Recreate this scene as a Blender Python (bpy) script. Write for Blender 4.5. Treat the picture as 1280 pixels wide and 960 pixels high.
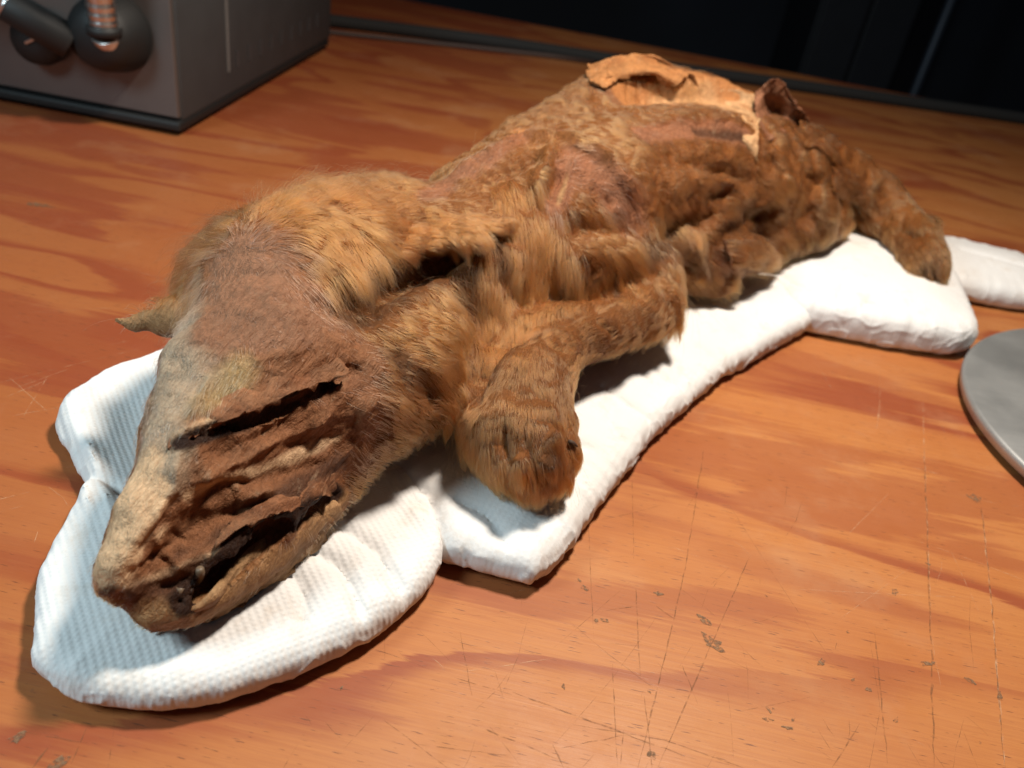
import bpy, bmesh, math, random
import numpy as np
from mathutils import Vector, Matrix

for o in list(bpy.data.objects):
    bpy.data.objects.remove(o, do_unlink=True)
scene = bpy.context.scene
COL = scene.collection
MM = 0.001
random.seed(7)
RNG = np.random.default_rng(11)

# ------------------------------------------------------------------ camera: a phone held low over the table, rolled a little
pitch, roll = math.radians(33), math.radians(10)
fw = Vector((0, math.cos(pitch), -math.sin(pitch)))
rt = Vector((1, 0, 0)); up = Vector((0, math.sin(pitch), math.cos(pitch)))
cr = rt*math.cos(roll) + up*math.sin(roll)
cu = up*math.cos(roll) - rt*math.sin(roll)
cam_data = bpy.data.cameras.new('camera')
cam = bpy.data.objects.new('camera', cam_data)
COL.objects.link(cam)
m3 = Matrix((cr, cu, -fw)).transposed()
cam.matrix_world = Matrix.Translation((0, 0, 0.21)) @ m3.to_4x4()
cam_data.sensor_width = 36
cam_data.lens = 1035/1280*36
cam_data.clip_start = 0.01
cam_data.clip_end = 60
cam_data.dof.use_dof = True
cam_data.dof.focus_distance = 0.265
cam_data.dof.aperture_fstop = 12.5
scene.camera = cam

# ------------------------------------------------------------------ dim room, one lamp over the body, weak cool light from the left
world = bpy.data.worlds.new('World')
scene.world = world
world.use_nodes = True
bg = world.node_tree.nodes['Background']
bg.inputs[0].default_value = (0.75, 0.82, 1.0, 1)
bg.inputs[1].default_value = 0.028

def area(name, loc, aim, size, power, col, shape='DISK'):
    d = bpy.data.lights.new(name, 'AREA')
    d.shape = shape; d.size = size; d.energy = power; d.color = col
    o = bpy.data.objects.new(name, d)
    COL.objects.link(o)
    o.location = loc
    o.rotation_euler = (Vector(aim)-Vector(loc)).to_track_quat('-Z', 'Y').to_euler()
    return o

area('desk_lamp_light', (0.115, 0.37, 0.60), (0.02, 0.27, 0.0), 0.085, 6.6, (1.0, 0.885, 0.76))
area('window_light', (-0.50, -0.04, 0.48), (-0.10, 0.20, 0.0), 0.22, 3.7, (0.69, 0.91, 1.0))

scene.view_settings.view_transform = 'Standard'
scene.view_settings.look = 'None'
scene.view_settings.exposure = 0.0
scene.view_settings.gamma = 1.0
scene.view_settings.use_curve_mapping = False
scene.render.engine = 'CYCLES'
# ------------------------------------------------------------------ sculpting tools (numpy, millimetres)
def smin(a, b, k):
    h = np.clip(0.5 + 0.5*(b - a)/k, 0, 1)
    return b*(1-h) + a*h - k*h*(1-h)

def smax(a, b, k):
    return -smin(-a, -b, k)

def d_cone(P, a, ra, b, rb):
    """distance to a tapered capsule"""
    a = np.asarray(a, np.float32); b = np.asarray(b, np.float32)
    ab = b - a; L2 = max(float(ab @ ab), 1e-6)
    t = np.clip(((P - a) @ ab)/L2, 0, 1)
    q = P - a - t[..., None]*ab
    return np.sqrt((q*q).sum(-1)) - (ra + (rb-ra)*t)

def d_ell(P, c, r, axes):
    """distance (first order) to an ellipsoid; axes = 3 unit rows"""
    r = np.asarray(r, np.float32)
    q = (P - np.asarray(c, np.float32)) @ np.asarray(axes, np.float32).T
    k0 = np.sqrt(((q/r)**2).sum(-1)); k1 = np.sqrt(((q/(r*r))**2).sum(-1))
    return k0*(k0-1)/np.maximum(k1, 1e-6)

def prim_dist(P, pr):
    if pr[0] == 'c':
        pts = pr[1]; d = None
        if len(pts) == 1:
            pts = pts + pts
        for A, B in zip(pts[:-1], pts[1:]):
            e = d_cone(P, A[:3], A[3], B[:3], B[3])
            d = e if d is None else np.minimum(d, e)
        return d
    return d_ell(P, pr[1], pr[2], pr[3])

def prim_box(pr):
    if pr[0] == 'c':
        A = np.array(pr[1], float)
        return (A[:, :3]-A[:, 3:]).min(0), (A[:, :3]+A[:, 3:]).max(0)
    c = np.array(pr[1], float); m = max(pr[2])
    return c-m, c+m

def sdf_points(P, prims):
    P = np.asarray(P, np.float32)
    D = np.full(P.shape[:-1], 1e3, np.float32)
    for pr in prims:
        d = prim_dist(P, pr); k = pr[-2]
        D = smin(D, d, k) if pr[-1] > 0 else smax(D, -d, k)
    return D

def sdf_grid(prims, lo, hi, res):
    n = [int((hi[i]-lo[i])/res)+1 for i in range(3)]
    ax = [np.float32(lo[i]) + np.float32(res)*np.arange(n[i], dtype=np.float32) for i in range(3)]
    D = np.full(n, 1e3, np.float32)
    for pr in prims:
        a, b = prim_box(pr); m = pr[-2] + 4*res
        s = []
        for i in range(3):
            i0 = max(0, int((a[i]-m-lo[i])/res)); i1 = min(n[i], int((b[i]+m-lo[i])/res)+2)
            s.append(slice(i0, max(i1, i0)))
        if any(q.stop <= q.start for q in s):
            continue
        G = np.stack(np.meshgrid(ax[0][s[0]], ax[1][s[1]], ax[2][s[2]], indexing='ij'), -1)
        d = prim_dist(G, pr); s = tuple(s); k = pr[-2]
        D[s] = smin(D[s], d, k) if pr[-1] > 0 else smax(D[s], -d, k)
    return D, ax

def surface_nets(D, ax):
    """quad mesh of the zero level of a sampled field"""
    S = D < 0
    nx, ny, nz = D.shape
    c = [(i, j, k) for i in (0, 1) for j in (0, 1) for k in (0, 1)]
    cnt = np.zeros((nx-1, ny-1, nz-1), np.int8)
    for i, j, k in c:
        cnt += S[i:nx-1+i, j:ny-1+j, k:nz-1+k]
    act = (cnt > 0) & (cnt < 8)
    I, J, K = np.nonzero(act)
    idx = np.full(act.shape, -1, np.int64); idx[I, J, K] = np.arange(len(I))
    acc = np.zeros((len(I), 3)); w = np.zeros(len(I))
    for a in range(8):
        for b in range(a+1, 8):
            d = np.abs(np.subtract(c[a], c[b]))
            if d.sum() != 1:
                continue
            va = D[I+c[a][0], J+c[a][1], K+c[a][2]]; vb = D[I+c[b][0], J+c[b][1], K+c[b][2]]
            m = (va < 0) != (vb < 0)
            t = np.where(m, va/np.where(m, va-vb, 1), 0)
            p = np.array(c[a])[None]*(1-t[:, None]) + np.array(c[b])[None]*t[:, None]
            acc[m] += p[m]; w += m
    V = acc/w[:, None] + np.stack([I, J, K], 1)
    res = ax[0][1]-ax[0][0]
    V = V*res + np.array([ax[0][0], ax[1][0], ax[2][0]])
    F = []
    for axis in range(3):
        o = [(1, 0, 0), (0, 1, 0), (0, 0, 1)][axis]
        A = S[:nx-o[0], :ny-o[1], :nz-o[2]]; B = S[o[0]:, o[1]:, o[2]:]
        i, j, k = np.nonzero(A != B)
        u, v = [((0, 1, 0), (0, 0, 1)), ((0, 0, 1), (1, 0, 0)), ((1, 0, 0), (0, 1, 0))][axis]
        ok = (i >= u[0]+v[0]) & (j >= u[1]+v[1]) & (k >= u[2]+v[2])
        ok &= (i < nx-1) & (j < ny-1) & (k < nz-1)
        i, j, k = i[ok], j[ok], k[ok]
        q = np.stack([idx[i, j, k], idx[i-u[0], j-u[1], k-u[2]],
                      idx[i-u[0]-v[0], j-u[1]-v[1], k-u[2]-v[2]], idx[i-v[0], j-v[1], k-v[2]]], 1)
        flip = ~A[i, j, k]
        q[flip] = q[flip][:, ::-1]
        F.append(q)
    F = np.concatenate(F); F = F[(F >= 0).all(1)]
    return V, F

def subdivide(V, F):
    """one linear subdivision of a quad mesh"""
    n = len(V)
    E = np.sort(np.concatenate([F[:, [0, 1]], F[:, [1, 2]], F[:, [2, 3]], F[:, [3, 0]]]), 1)
    U, inv = np.unique(E[:, 0]*n + E[:, 1], return_inverse=True)
    inv = inv.reshape(-1)
    em = (V[U//n] + V[U % n])/2
    fc = V[F].mean(1)
    m = len(F); e = inv.reshape(4, m).T + n; ci = np.arange(m) + n + len(U)
    Q = np.concatenate([np.stack([F[:, a], e[:, a], ci, e[:, (a-1) % 4]], 1) for a in range(4)])
    return np.concatenate([V, em, fc]), Q

def relax(V, F, n=1, lam=0.5):
    for _ in range(n):
        acc = np.zeros_like(V); w = np.zeros(len(V))
        for a in range(4):
            b = (a+1) % 4
            for s, t in ((a, b), (b, a)):
                for ch in range(3):
                    acc[:, ch] += np.bincount(F[:, s], V[F[:, t], ch], len(V))
                w += np.bincount(F[:, s], minlength=len(V))
        V = V + lam*(acc/np.maximum(w, 1)[:, None] - V)
    return V

def normals(V, F):
    n = np.cross(V[F[:, 2]]-V[F[:, 0]], V[F[:, 3]]-V[F[:, 1]])
    N = np.zeros_like(V)
    for a in range(4):
        for ch in range(3):
            N[:, ch] += np.bincount(F[:, a], n[:, ch], len(V))
    return N/np.maximum(np.linalg.norm(N, axis=1), 1e-9)[:, None]

def vnoise(P, seed=0):
    """smooth value noise, about -1..1"""
    P = np.asarray(P, float); f = np.floor(P).astype(np.int64); t = P - f
    t = t*t*t*(t*(t*6-15)+10)
    def hsh(i, j, k):
        h = (i*374761393 + j*668265263 + k*2147483647 + seed*974634777) & 0xffffffff
        h = ((h ^ (h >> 13))*1274126177) & 0xffffffff
        h = ((h ^ (h >> 15))*2246822519) & 0xffffffff
        return ((h ^ (h >> 16)) & 0xffff)/32767.5 - 1
    r = 0
    for i in (0, 1):
        for j in (0, 1):
            for k in (0, 1):
                w = (t[:, 0] if i else 1-t[:, 0])*(t[:, 1] if j else 1-t[:, 1])*(t[:, 2] if k else 1-t[:, 2])
                r = r + w*hsh(f[:, 0]+i, f[:, 1]+j, f[:, 2]+k)
    return r

def fnoise(P, octs=3, seed=0):
    r = 0; a = 1; s = 0
    for o in range(octs):
        r = r + a*vnoise(P*2**o + 17.3*o, seed+o); s += a; a *= .5
    return r/s

def polydist(P, pl):
    """distance of points to a polyline, and the place along it 0..1"""
    pl = np.asarray(pl, float); best = np.full(len(P), 1e9); tt = np.zeros(len(P)); n = max(len(pl)-1, 1)
    if len(pl) == 1:
        return np.linalg.norm(P-pl[0], axis=1), tt
    for s in range(n):
        a, b = pl[s], pl[s+1]; ab = b-a; t = np.clip((P-a) @ ab/max(ab @ ab, 1e-9), 0, 1)
        d = np.linalg.norm(P-a-t[:, None]*ab, axis=1); m = d < best
        best[m] = d[m]; tt[m] = (s+t[m])/n
    return best, tt

def sstep(a, b, x):
    t = np.clip((x-a)/(b-a), 0, 1)
    return t*t*(3-2*t)
# ------------------------------------------------------------------ material helpers
class NT:
    def __init__(s, name):
        s.mat = bpy.data.materials.new(name); s.mat.use_nodes = True
        s.t = s.mat.node_tree; s.n = s.t.nodes; s.l = s.t.links
        s.b = s.n['Principled BSDF']; s.out = s.n['Material Output']
    def node(s, typ, **kw):
        n = s.n.new(typ)
        for k, v in kw.items():
            if k.startswith('i_'):
                n.inputs[k[2:].replace('_', ' ')].default_value = v
            else:
                setattr(n, k, v)
        return n
    def put(s, sock, v):
        if hasattr(v, 'is_linked') or isinstance(v, bpy.types.NodeSocket):
            s.l.new(v, sock)
        else:
            sock.default_value = v
    def coord(s, kind='Object'):
        return s.node('ShaderNodeTexCoord').outputs[kind]
    def mapping(s, v, scale=(1, 1, 1), rot=(0, 0, 0), loc=(0, 0, 0)):
        n = s.node('ShaderNodeMapping'); s.put(n.inputs[0], v)
        n.inputs['Scale'].default_value = scale; n.inputs['Rotation'].default_value = rot; n.inputs['Location'].default_value = loc
        return n.outputs[0]
    def noise(s, v, scale, detail=4, rough=.55, dist=0., col=False):
        n = s.node('ShaderNodeTexNoise'); s.put(n.inputs['Vector'], v)
        n.inputs['Scale'].default_value = scale; n.inputs['Detail'].default_value = detail
        n.inputs['Roughness'].default_value = rough; n.inputs['Distortion'].default_value = dist
        return n.outputs['Color' if col else 'Fac']
    def math(s, op, a, b=0., c=0., clamp=False):
        n = s.node('ShaderNodeMath', operation=op, use_clamp=clamp)
        s.put(n.inputs[0], a); s.put(n.inputs[1], b); s.put(n.inputs[2], c)
        return n.outputs[0]
    def vmath(s, op, a, b=(0, 0, 0)):
        n = s.node('ShaderNodeVectorMath', operation=op)
        s.put(n.inputs[0], a); s.put(n.inputs[1], b)
        return n.outputs[0]
    def range(s, v, a, b, c=0., d=1., smooth=False):
        n = s.node('ShaderNodeMapRange', interpolation_type='SMOOTHSTEP' if smooth else 'LINEAR')
        s.put(n.inputs[0], v)
        for i, q in enumerate((a, b, c, d)):
            n.inputs[i+1].default_value = q
        return n.outputs[0]
    def ramp(s, v, stops, interp='LINEAR'):
        n = s.node('ShaderNodeValToRGB'); s.put(n.inputs[0], v)
        r = n.color_ramp; r.interpolation = interp
        while len(r.elements) < len(stops):
            r.elements.new(.5)
        for e, (p, c) in zip(r.elements, stops):
            e.position = p; e.color = (*c, 1) if len(c) == 3 else c
        return n.outputs[0]
    def mix(s, f, a, b, mode='MIX'):
        n = s.node('ShaderNodeMix', data_type='RGBA', blend_type=mode)
        s.put(n.inputs[0], f)
        for i, v in ((6, a), (7, b)):
            if isinstance(v, tuple):
                v = (*v, 1) if len(v) == 3 else v
            s.put(n.inputs[i], v)
        return n.outputs[2]
    def attr(s, name, out='Color'):
        return s.node('ShaderNodeAttribute', attribute_name=name).outputs[out]
    def bump(s, h, strength=.5, dist=.001, normal=None):
        n = s.node('ShaderNodeBump'); s.put(n.inputs['Height'], h)
        n.inputs['Strength'].default_value = strength; n.inputs['Distance'].default_value = dist
        if normal is not None:
            s.l.new(normal, n.inputs['Normal'])
        return n.outputs[0]
    def set(s, **kw):
        for k, v in kw.items():
            sock = s.b.inputs[k.replace('_', ' ')]
            if isinstance(v, tuple) and len(v) == 3 and sock.type == 'RGBA':
                v = (*v, 1)
            s.put(sock, v)
        return s

def tag(o, label=None, cat=None, group=None, kind=None):
    for k, v in (('label', label), ('category', cat), ('group', group), ('kind', kind)):
        if v:
            o[k] = v
    return o

def empty(name, loc=(0, 0, 0)):
    o = bpy.data.objects.new(name, None); COL.objects.link(o); o.location = loc
    o.empty_display_size = 0.02
    return o

def link(name, me, mat, parent=None, smooth=True):
    o = bpy.data.objects.new(name, me); COL.objects.link(o)
    if mat:
        me.materials.append(mat)
    if smooth:
        me.polygons.foreach_set('use_smooth', [True]*len(me.polygons))
    if parent:
        o.parent = parent
        o.matrix_parent_inverse = Matrix.Translation(parent.location).inverted()
    return o

def quads(name, V, F, mat, parent=None, smooth=True):
    """mesh object from numpy vertices (millimetres) and quads"""
    me = bpy.data.meshes.new(name)
    V = np.asarray(V, np.float32)*MM; F = np.asarray(F, np.int32)
    me.vertices.add(len(V)); me.vertices.foreach_set('co', V.ravel())
    me.loops.add(F.size); me.loops.foreach_set('vertex_index', F.ravel())
    me.polygons.add(len(F)); k = F.shape[1]
    me.polygons.foreach_set('loop_start', np.arange(0, F.size, k, dtype=np.int32))
    me.update(calc_edges=True); me.validate()
    return link(name, me, mat, parent, smooth)

def bm_obj(name, bm, mat, parent=None, smooth=False):
    me = bpy.data.meshes.new(name); bmesh.ops.recalc_face_normals(bm, faces=bm.faces)
    bm.to_mesh(me); bm.free()
    return link(name, me, mat, parent, smooth)

def box(bm, lo, hi, bevel=0., M=None):
    r = bmesh.ops.create_cube(bm, size=1)['verts']
    for v in r:
        v.co = Vector([lo[i] + (v.co[i]+.5)*(hi[i]-lo[i]) for i in range(3)])
    if bevel:
        e = list({e for v in r for e in v.link_edges})
        r = bmesh.ops.bevel(bm, geom=e, offset=bevel, segments=2, affect='EDGES', profile=.5)['verts']
    if M:
        bmesh.ops.transform(bm, matrix=M, verts=list({v for v in r}))

def tube(bm, pts, rad, seg=14, caps=True):
    """tube through points; rad a number or one radius per point"""
    pts = [Vector(p) for p in pts]; n = len(pts)
    R = rad if isinstance(rad, (list, tuple)) else [rad]*n
    rings = []; prev = None
    for i, p in enumerate(pts):
        t = (pts[min(i+1, n-1)]-pts[max(i-1, 0)]).normalized()
        if prev is None:
            u = t.orthogonal().normalized()
        else:
            u = (prev - t*prev.dot(t)).normalized()
        prev = u; w = t.cross(u)
        rings.append([bm.verts.new(p + (u*math.cos(a)+w*math.sin(a))*R[i]) for a in [2*math.pi*k/seg for k in range(seg)]])
    for a, b in zip(rings[:-1], rings[1:]):
        for k in range(seg):
            bm.faces.new((a[k], a[(k+1) % seg], b[(k+1) % seg], b[k]))
    if caps:
        bm.faces.new(rings[0][::-1]); bm.faces.new(rings[-1])

def lathe(bm, prof, M=None, seg=64):
    """profile of (radius, height) turned about z"""
    rings = []
    for r, z in prof:
        rings.append([bm.verts.new((r*math.cos(2*math.pi*k/seg), r*math.sin(2*math.pi*k/seg), z)) for k in range(seg)])
    for a, b in zip(rings[:-1], rings[1:]):
        for k in range(seg):
            bm.faces.new((a[k], a[(k+1) % seg], b[(k+1) % seg], b[k]))
    bm.faces.new(rings[0][::-1]); bm.faces.new(rings[-1])
    if M:
        bmesh.ops.transform(bm, matrix=M, verts=[v for r in rings for v in r])
# ================================================================== the setting: table and dark room
def mat_table():
    m = NT('varnished_plywood')
    co = m.coord()
    warp = m.noise(m.mapping(co, (1.6, 5, 1)), 2.2, 3, .5, col=True)
    off = m.node('ShaderNodeVectorMath', operation='SCALE'); m.l.new(warp, off.inputs[0]); off.inputs['Scale'].default_value = .04
    cw = m.vmath('ADD', co, off.outputs[0])
    # broad figure of the rotary-cut face veneer: long flames with ragged ends
    n1 = m.noise(m.mapping(cw, (1.1, 4.6, 1), loc=(3.9, 1.2, 0)), 2.6, 2, .45, .3)
    streak = m.noise(m.mapping(co, (14, 300, 1)), 1.0, 5, .7)
    v = m.math('MULTIPLY', n1, 5.4)
    v = m.math('ADD', v, m.math('MULTIPLY', streak, .42))
    fr = m.math('FRACT', v)
    late = m.range(fr, .58, .86, 0, 1, True)
    cut = m.range(fr, .95, 1.0, 1, 0)
    band = m.math('MULTIPLY', late, cut)
    sel = m.range(m.noise(m.mapping(co, (1.4, 3.0, 1), loc=(.4, 2.2, 0)), 3.4, 2), .32, .60, .25, 1, True)
    sx = m.node('ShaderNodeSeparateXYZ'); m.l.new(co, sx.inputs[0])
    redside = m.range(sx.outputs[0], -.02, -.20, 0, 1, True)
    sel = m.math('MAXIMUM', sel, redside)
    band = m.math('MULTIPLY', band, sel)
    fine = m.noise(m.mapping(co, (16, 700, 1)), 1.0, 5, .7)
    fibre = m.noise(m.mapping(co, (60, 2600, 1)), 1.0, 3, .6)
    base = m.ramp(m.noise(m.mapping(co, (2, 6, 1)), 3.0, 4), [(.3, (.375, .128, .035)), (.7, (.435, .176, .054))])
    base = m.mix(m.math('MULTIPLY', redside, .6), base, (.25, .062, .020))
    c = m.mix(m.math('MULTIPLY', band, .90), base, (.225, .046, .017))
    # big ragged flames of red heartwood, thickest to the left
    pn = m.math('ADD', m.noise(m.mapping(cw, (1.3, 4.2, 1), loc=(7.3, 4.1, 0)), 3.4, 3, .55, .5), m.math('MULTIPLY', m.math('SUBTRACT', streak, .5), .16))
    pn = m.math('ADD', pn, m.math('MULTIPLY', redside, .06))
    flame = m.range(pn, .555, .60, 0, 1, True)
    c = m.mix(m.math('MULTIPLY', flame, m.range(redside, 0, 1, .5, .8)), c, (.23, .050, .019))
    c = m.mix(m.range(fine, .40, .70, 0, .34), c, (.27, .075, .026))
    c = m.mix(m.range(fibre, .45, .75, 0, .28), c, (.24, .07, .026))
    # worn, greyish smudges, dull patches of lost varnish, pores
    wear = m.noise(co, 13, 7, .68)
    c = m.mix(m.range(wear, .54, .72, 0, .30), c, (.40, .225, .115))
    pores = m.range(m.noise(m.mapping(co, (150, 1500, 1)), 1.0, 2, .5), .655, .71, 0, .75)
    c = m.mix(pores, c, (.11, .035, .016))
    dirt = m.range(m.noise(co, 110, 6, .75), .66, .76, 0, .45)
    c = m.mix(dirt, c, (.13, .07, .045))
    ro = m.math('ADD', m.range(m.noise(co, 34, 6, .7), .3, .7, .38, .58), m.range(wear, .5, .7, 0, .14))
    h = m.math('ADD', m.math('MULTIPLY', fine, .5), m.noise(co, 9, 3))
    h = m.math('SUBTRACT', h, m.math('MULTIPLY', pores, .35))
    m.set(Base_Color=c, Roughness=ro, Normal=m.bump(h, .16, .0008))
    m.b.inputs['Specular IOR Level'].default_value = .32
    return m.mat

TABLE_M = Matrix.Rotation(math.radians(-3.6), 4, 'Z')
bm = bmesh.new()
box(bm, (-1.3, -.35, -.034), (1.5, 1.235, 0), .0015)
table = bm_obj('tabletop', bm, mat_table())
table.matrix_world = TABLE_M
tag(table, kind='structure')

def mat_plain(name, col, rough, metal=0., bumpy=0., var=.0):
    m = NT(name)
    c = col
    if var:
        c = m.mix(m.noise(m.coord(), 40, 5), tuple(q*(1-var) for q in col), tuple(min(1, q*(1+var)) for q in col))
    m.set(Base_Color=c, Roughness=rough, Metallic=metal)
    if bumpy:
        m.set(Normal=m.bump(m.noise(m.coord(), 900, 3), bumpy, .0004))
    return m.mat

M_groove = NT('dirt_in_scratch')
_g = M_groove.noise(M_groove.coord(), 420, 3)
M_groove.set(Base_Color=M_groove.mix(_g, (.10, .045, .018), (.24, .10, .035)), Roughness=.8)
M_groove.set(Alpha=M_groove.range(M_groove.noise(M_groove.coord(), 300, 4), .38, .64, .0, .5))
M_pale = NT('pale_scuff')
M_pale.set(Base_Color=(.62, .36, .20), Roughness=.6, Alpha=M_pale.range(M_pale.noise(M_pale.coord(), 260, 4), .40, .66, 0, .55))

# cuts and scuffs worn into the varnish, and small chips
def strips(lines, name, mat, z):
    bm = bmesh.new()
    for pts, w in lines:
        P_ = [Vector((p[0]*MM, p[1]*MM, 0)) for p in pts]; fine = []
        for a, b in zip(P_[:-1], P_[1:]):
            k = max(2, int((b-a).length/.004))
            fine += [a+(b-a)*(i/k) for i in range(k)]
        fine.append(P_[-1]); prev = None
        n = len(fine)
        for i, p in enumerate(fine):
            t = (fine[min(i+1, n-1)]-fine[max(i-1, 0)]).normalized(); s = Vector((-t.y, t.x, 0))
            e = min(i, n-1-i)/max(1, n*.12); ww = w*MM*min(1, .15+e)*random.uniform(.5, 1.25)/2
            p = p + s*random.gauss(0, w*MM*.3)
            cur = (bm.verts.new((*(p+s*ww).xy, z)), bm.verts.new((*(p-s*ww).xy, z)))
            if prev:
                bm.faces.new((prev[0], prev[1], cur[1], cur[0]))
            prev = cur
    o = bm_obj(name, bm, mat, table); tag(o, kind='stuff'); return o
def chip(x, y, r, ang, el):
    n = 11; c, s = math.cos(ang), math.sin(ang); out = []
    for k in range(n):
        a = 2*math.pi*k/n; q = r*random.uniform(.45, 1.1)
        u, v = q*el*math.cos(a), q*math.sin(a); out.append((x+u*c-v*s, y+u*s+v*c))
    return out
CUTS = [([(176.1, 342.5), (156.5, 261.0), (133.3, 165.7)], 0.7), ([(69.4, 304.3), (59.0, 222.5), (44.6, 143.3)], 0.45), ([(84.3, 240.7), (62.0, 177.9), (50.1, 144.6)], 0.4), ([(41.8, 211.4), (44.2, 174.6)], 0.4), ([(6.0, 158.3), (30.5, 154.5), (61.2, 149.9)], 0.5), ([(-13.7, 158.6), (6.1, 157.4)], 0.35), ([(24.8, 152.2), (51.9, 154.0), (75.1, 151.0)], 0.35), ([(30.6, 197.0), (43.4, 203.7)], 0.4), ([(49.0, 205.3), (56.1, 200.6)], 0.6), ([(35.2, 176.7), (38.8, 141.8)], 0.35), ([(45.7, 167.5), (48.5, 144.2)], 0.4), ([(57.0, 184.4), (62.2, 169.1)], 0.35), ([(126.0, 215.8), (118.7, 162.0)], 0.45), ([(113.1, 175.5), (101.4, 157.7)], 0.4), ([(-13.6, 175.7), (-5.3, 153.8)], 0.3), ([(19.8, 144.4), (23.9, 138.0)], 0.5), ([(-116.3, 112.7), (-99.4, 113.6)], 0.4), ([(-102.2, 118.8), (-100.4, 107.6)], 0.8), ([(-108.1, 110.2), (-108.5, 104.4)], 0.6), ([(-3.5, 144.8), (22.6, 140.1)], 0.4), ([(-17.3, 134.8), (9.2, 137.9)], 0.3), ([(-27.9, 139.7), (-7.2, 130.1)], 0.35), ([(22.4, 240.9), (28.8, 184.5)], 0.25), ([(38.3, 270.9), (40.5, 224.9)], 0.25), ([(193.0, 312.6), (175.0, 241.4), (155.7, 171.4)], 0.5), ([(22.2, 143.7), (42.5, 153.4)], 0.4), ([(40.0, 154.9), (39.5, 141.9)], 0.35)]
fine_cuts = []
for _ in range(190):
    x = random.uniform(-110, 250); y = 128+abs(random.gauss(0, 70))
    a = math.radians(random.choice((-107, -104, -112, -20, -38, -70, 15)) + random.gauss(0, 9)); L = random.expovariate(1/16)+3
    mid = (x+math.cos(a)*L*.5+random.gauss(0, L*.03), y+math.sin(a)*L*.5)
    fine_cuts.append(([(x, y), mid, (x+math.cos(a)*L, y+math.sin(a)*L)], random.uniform(.08, .2)))
strips(CUTS + fine_cuts, 'scratches', M_groove.mat, .00012)
scuffs = []
for _ in range(120):
    x = random.uniform(-260, 300); y = random.uniform(130, 480); a = random.uniform(0, 6.28); L = random.expovariate(1/18)+4
    scuffs.append(([(x, y), (x+math.cos(a)*L*.5, y+math.sin(a)*L*.5+random.gauss(0, 1)), (x+math.cos(a)*L, y+math.sin(a)*L)], random.uniform(.12, .3)))
strips(scuffs + [([(187.3, 388.8), (164.1, 292.2), (148.4, 225.9)], 0.5), ([(190.3, 300.9), (168.5, 217.3), (155.7, 171.4)], 0.7), ([(163.3, 379.6), (154.5, 347.8)], 0.5), ([(-210.7, 235.7), (-201.8, 257.4)], 0.4), ([(-218.1, 250.9), (-190.4, 234.9)], 0.35), ([(-210.3, 244.7), (-199.5, 264.8)], 0.3), ([(-172.1, 181.6), (-167.1, 186.6)], 0.4), ([(-238.5, 353.5), (-185.4, 349.7)], 0.3), ([(155.3, 325.7), (179.9, 322.4)], 0.4), ([(-204.5, 256.3), (-196.7, 229.7)], 0.35)], 'scuffs', M_pale.mat, .00008)
M_chip = NT('chipped_veneer')
_c = M_chip.noise(M_chip.coord(), 900, 4, .7)
M_chip.set(Base_Color=M_chip.ramp(_c, [(.35, (.09, .05, .028)), (.62, (.26, .14, .07))]), Roughness=.85, Alpha=M_chip.range(M_chip.noise(M_chip.coord(), 700, 4), .38, .58, .0, .8))
bm = bmesh.new()
chips = [(67.9, 194.6, 3.2, -0.6, 1.6), (189.5, 310.3, 3.0, 0.3, 1.5), (65.5, 203.7, 1.6, -0.8, 2), (49.8, 211.1, 1.2, 0, 2), (31.6, 193.8, 1.0, 0, 2), (29.0, 192.7, 1.0, 0, 1.5), (104.5, 196.7, 1.6, 1, 1.5), (138.1, 238.4, 1.5, 1, 1.6), (116.3, 213.0, 0.9, 0, 1), (118.4, 189.7, 0.9, 0, 1.5), (142.1, 206.5, 1.2, 0.3, 3), (154.6, 203.3, 1.2, -0.5, 2.5), (83.9, 169.2, 0.8, 0, 3), (89.8, 168.0, 0.8, 0, 3), (48.4, 148.0, 1.4, 0, 1.2), (23.8, 206.0, 1.3, 0, 1.5), (-304.8, 402.4, 4.0, 0.1, 2.2), (-117.1, 110.6, 1.6, 1, 1.8), (-102.8, 107.0, 2, 1, 1.5), (125.2, 180.1, 0.8, 1, 2), (163.9, 199.5, 1.2, 1.2, 2), (155.9, 258.5, 0.8, 0.0, 2)] + [(random.uniform(-60, 250), 130+abs(random.gauss(0, 90)), random.uniform(.3, .8), random.uniform(0, 6), random.uniform(1, 2.5)) for _ in range(26)]
for ch in chips:
    bm.faces.new([bm.verts.new((px*MM, py*MM, .00016)) for px, py in chip(*ch)])
o = bm_obj('chips', bm, M_chip.mat, table); tag(o, kind='stuff')

# room behind: a dark wall, darker panels, a pole
m = NT('dark_wall')
m.set(Base_Color=m.ramp(m.noise(m.coord(), 2.5, 3), [(.35, (.012, .013, .018)), (.7, (.022, .026, .038))]), Roughness=.8)
bm = bmesh.new(); box(bm, (-3.2, 2.3, -.9), (3.6, 2.36, 2.2)); wall = bm_obj('back_wall', bm, m.mat); tag(wall, kind='structure')
m = NT('dark_floor')
m.set(Base_Color=m.ramp(m.noise(m.coord(), 6, 3), [(.3, (.012, .011, .011)), (.7, (.02, .019, .02))]), Roughness=.7)
bm = bmesh.new(); box(bm, (-3.2, -1.5, -.95), (3.6, 2.36, -.9)); fl = bm_obj('floor', bm, m.mat); tag(fl, kind='structure')
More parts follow.
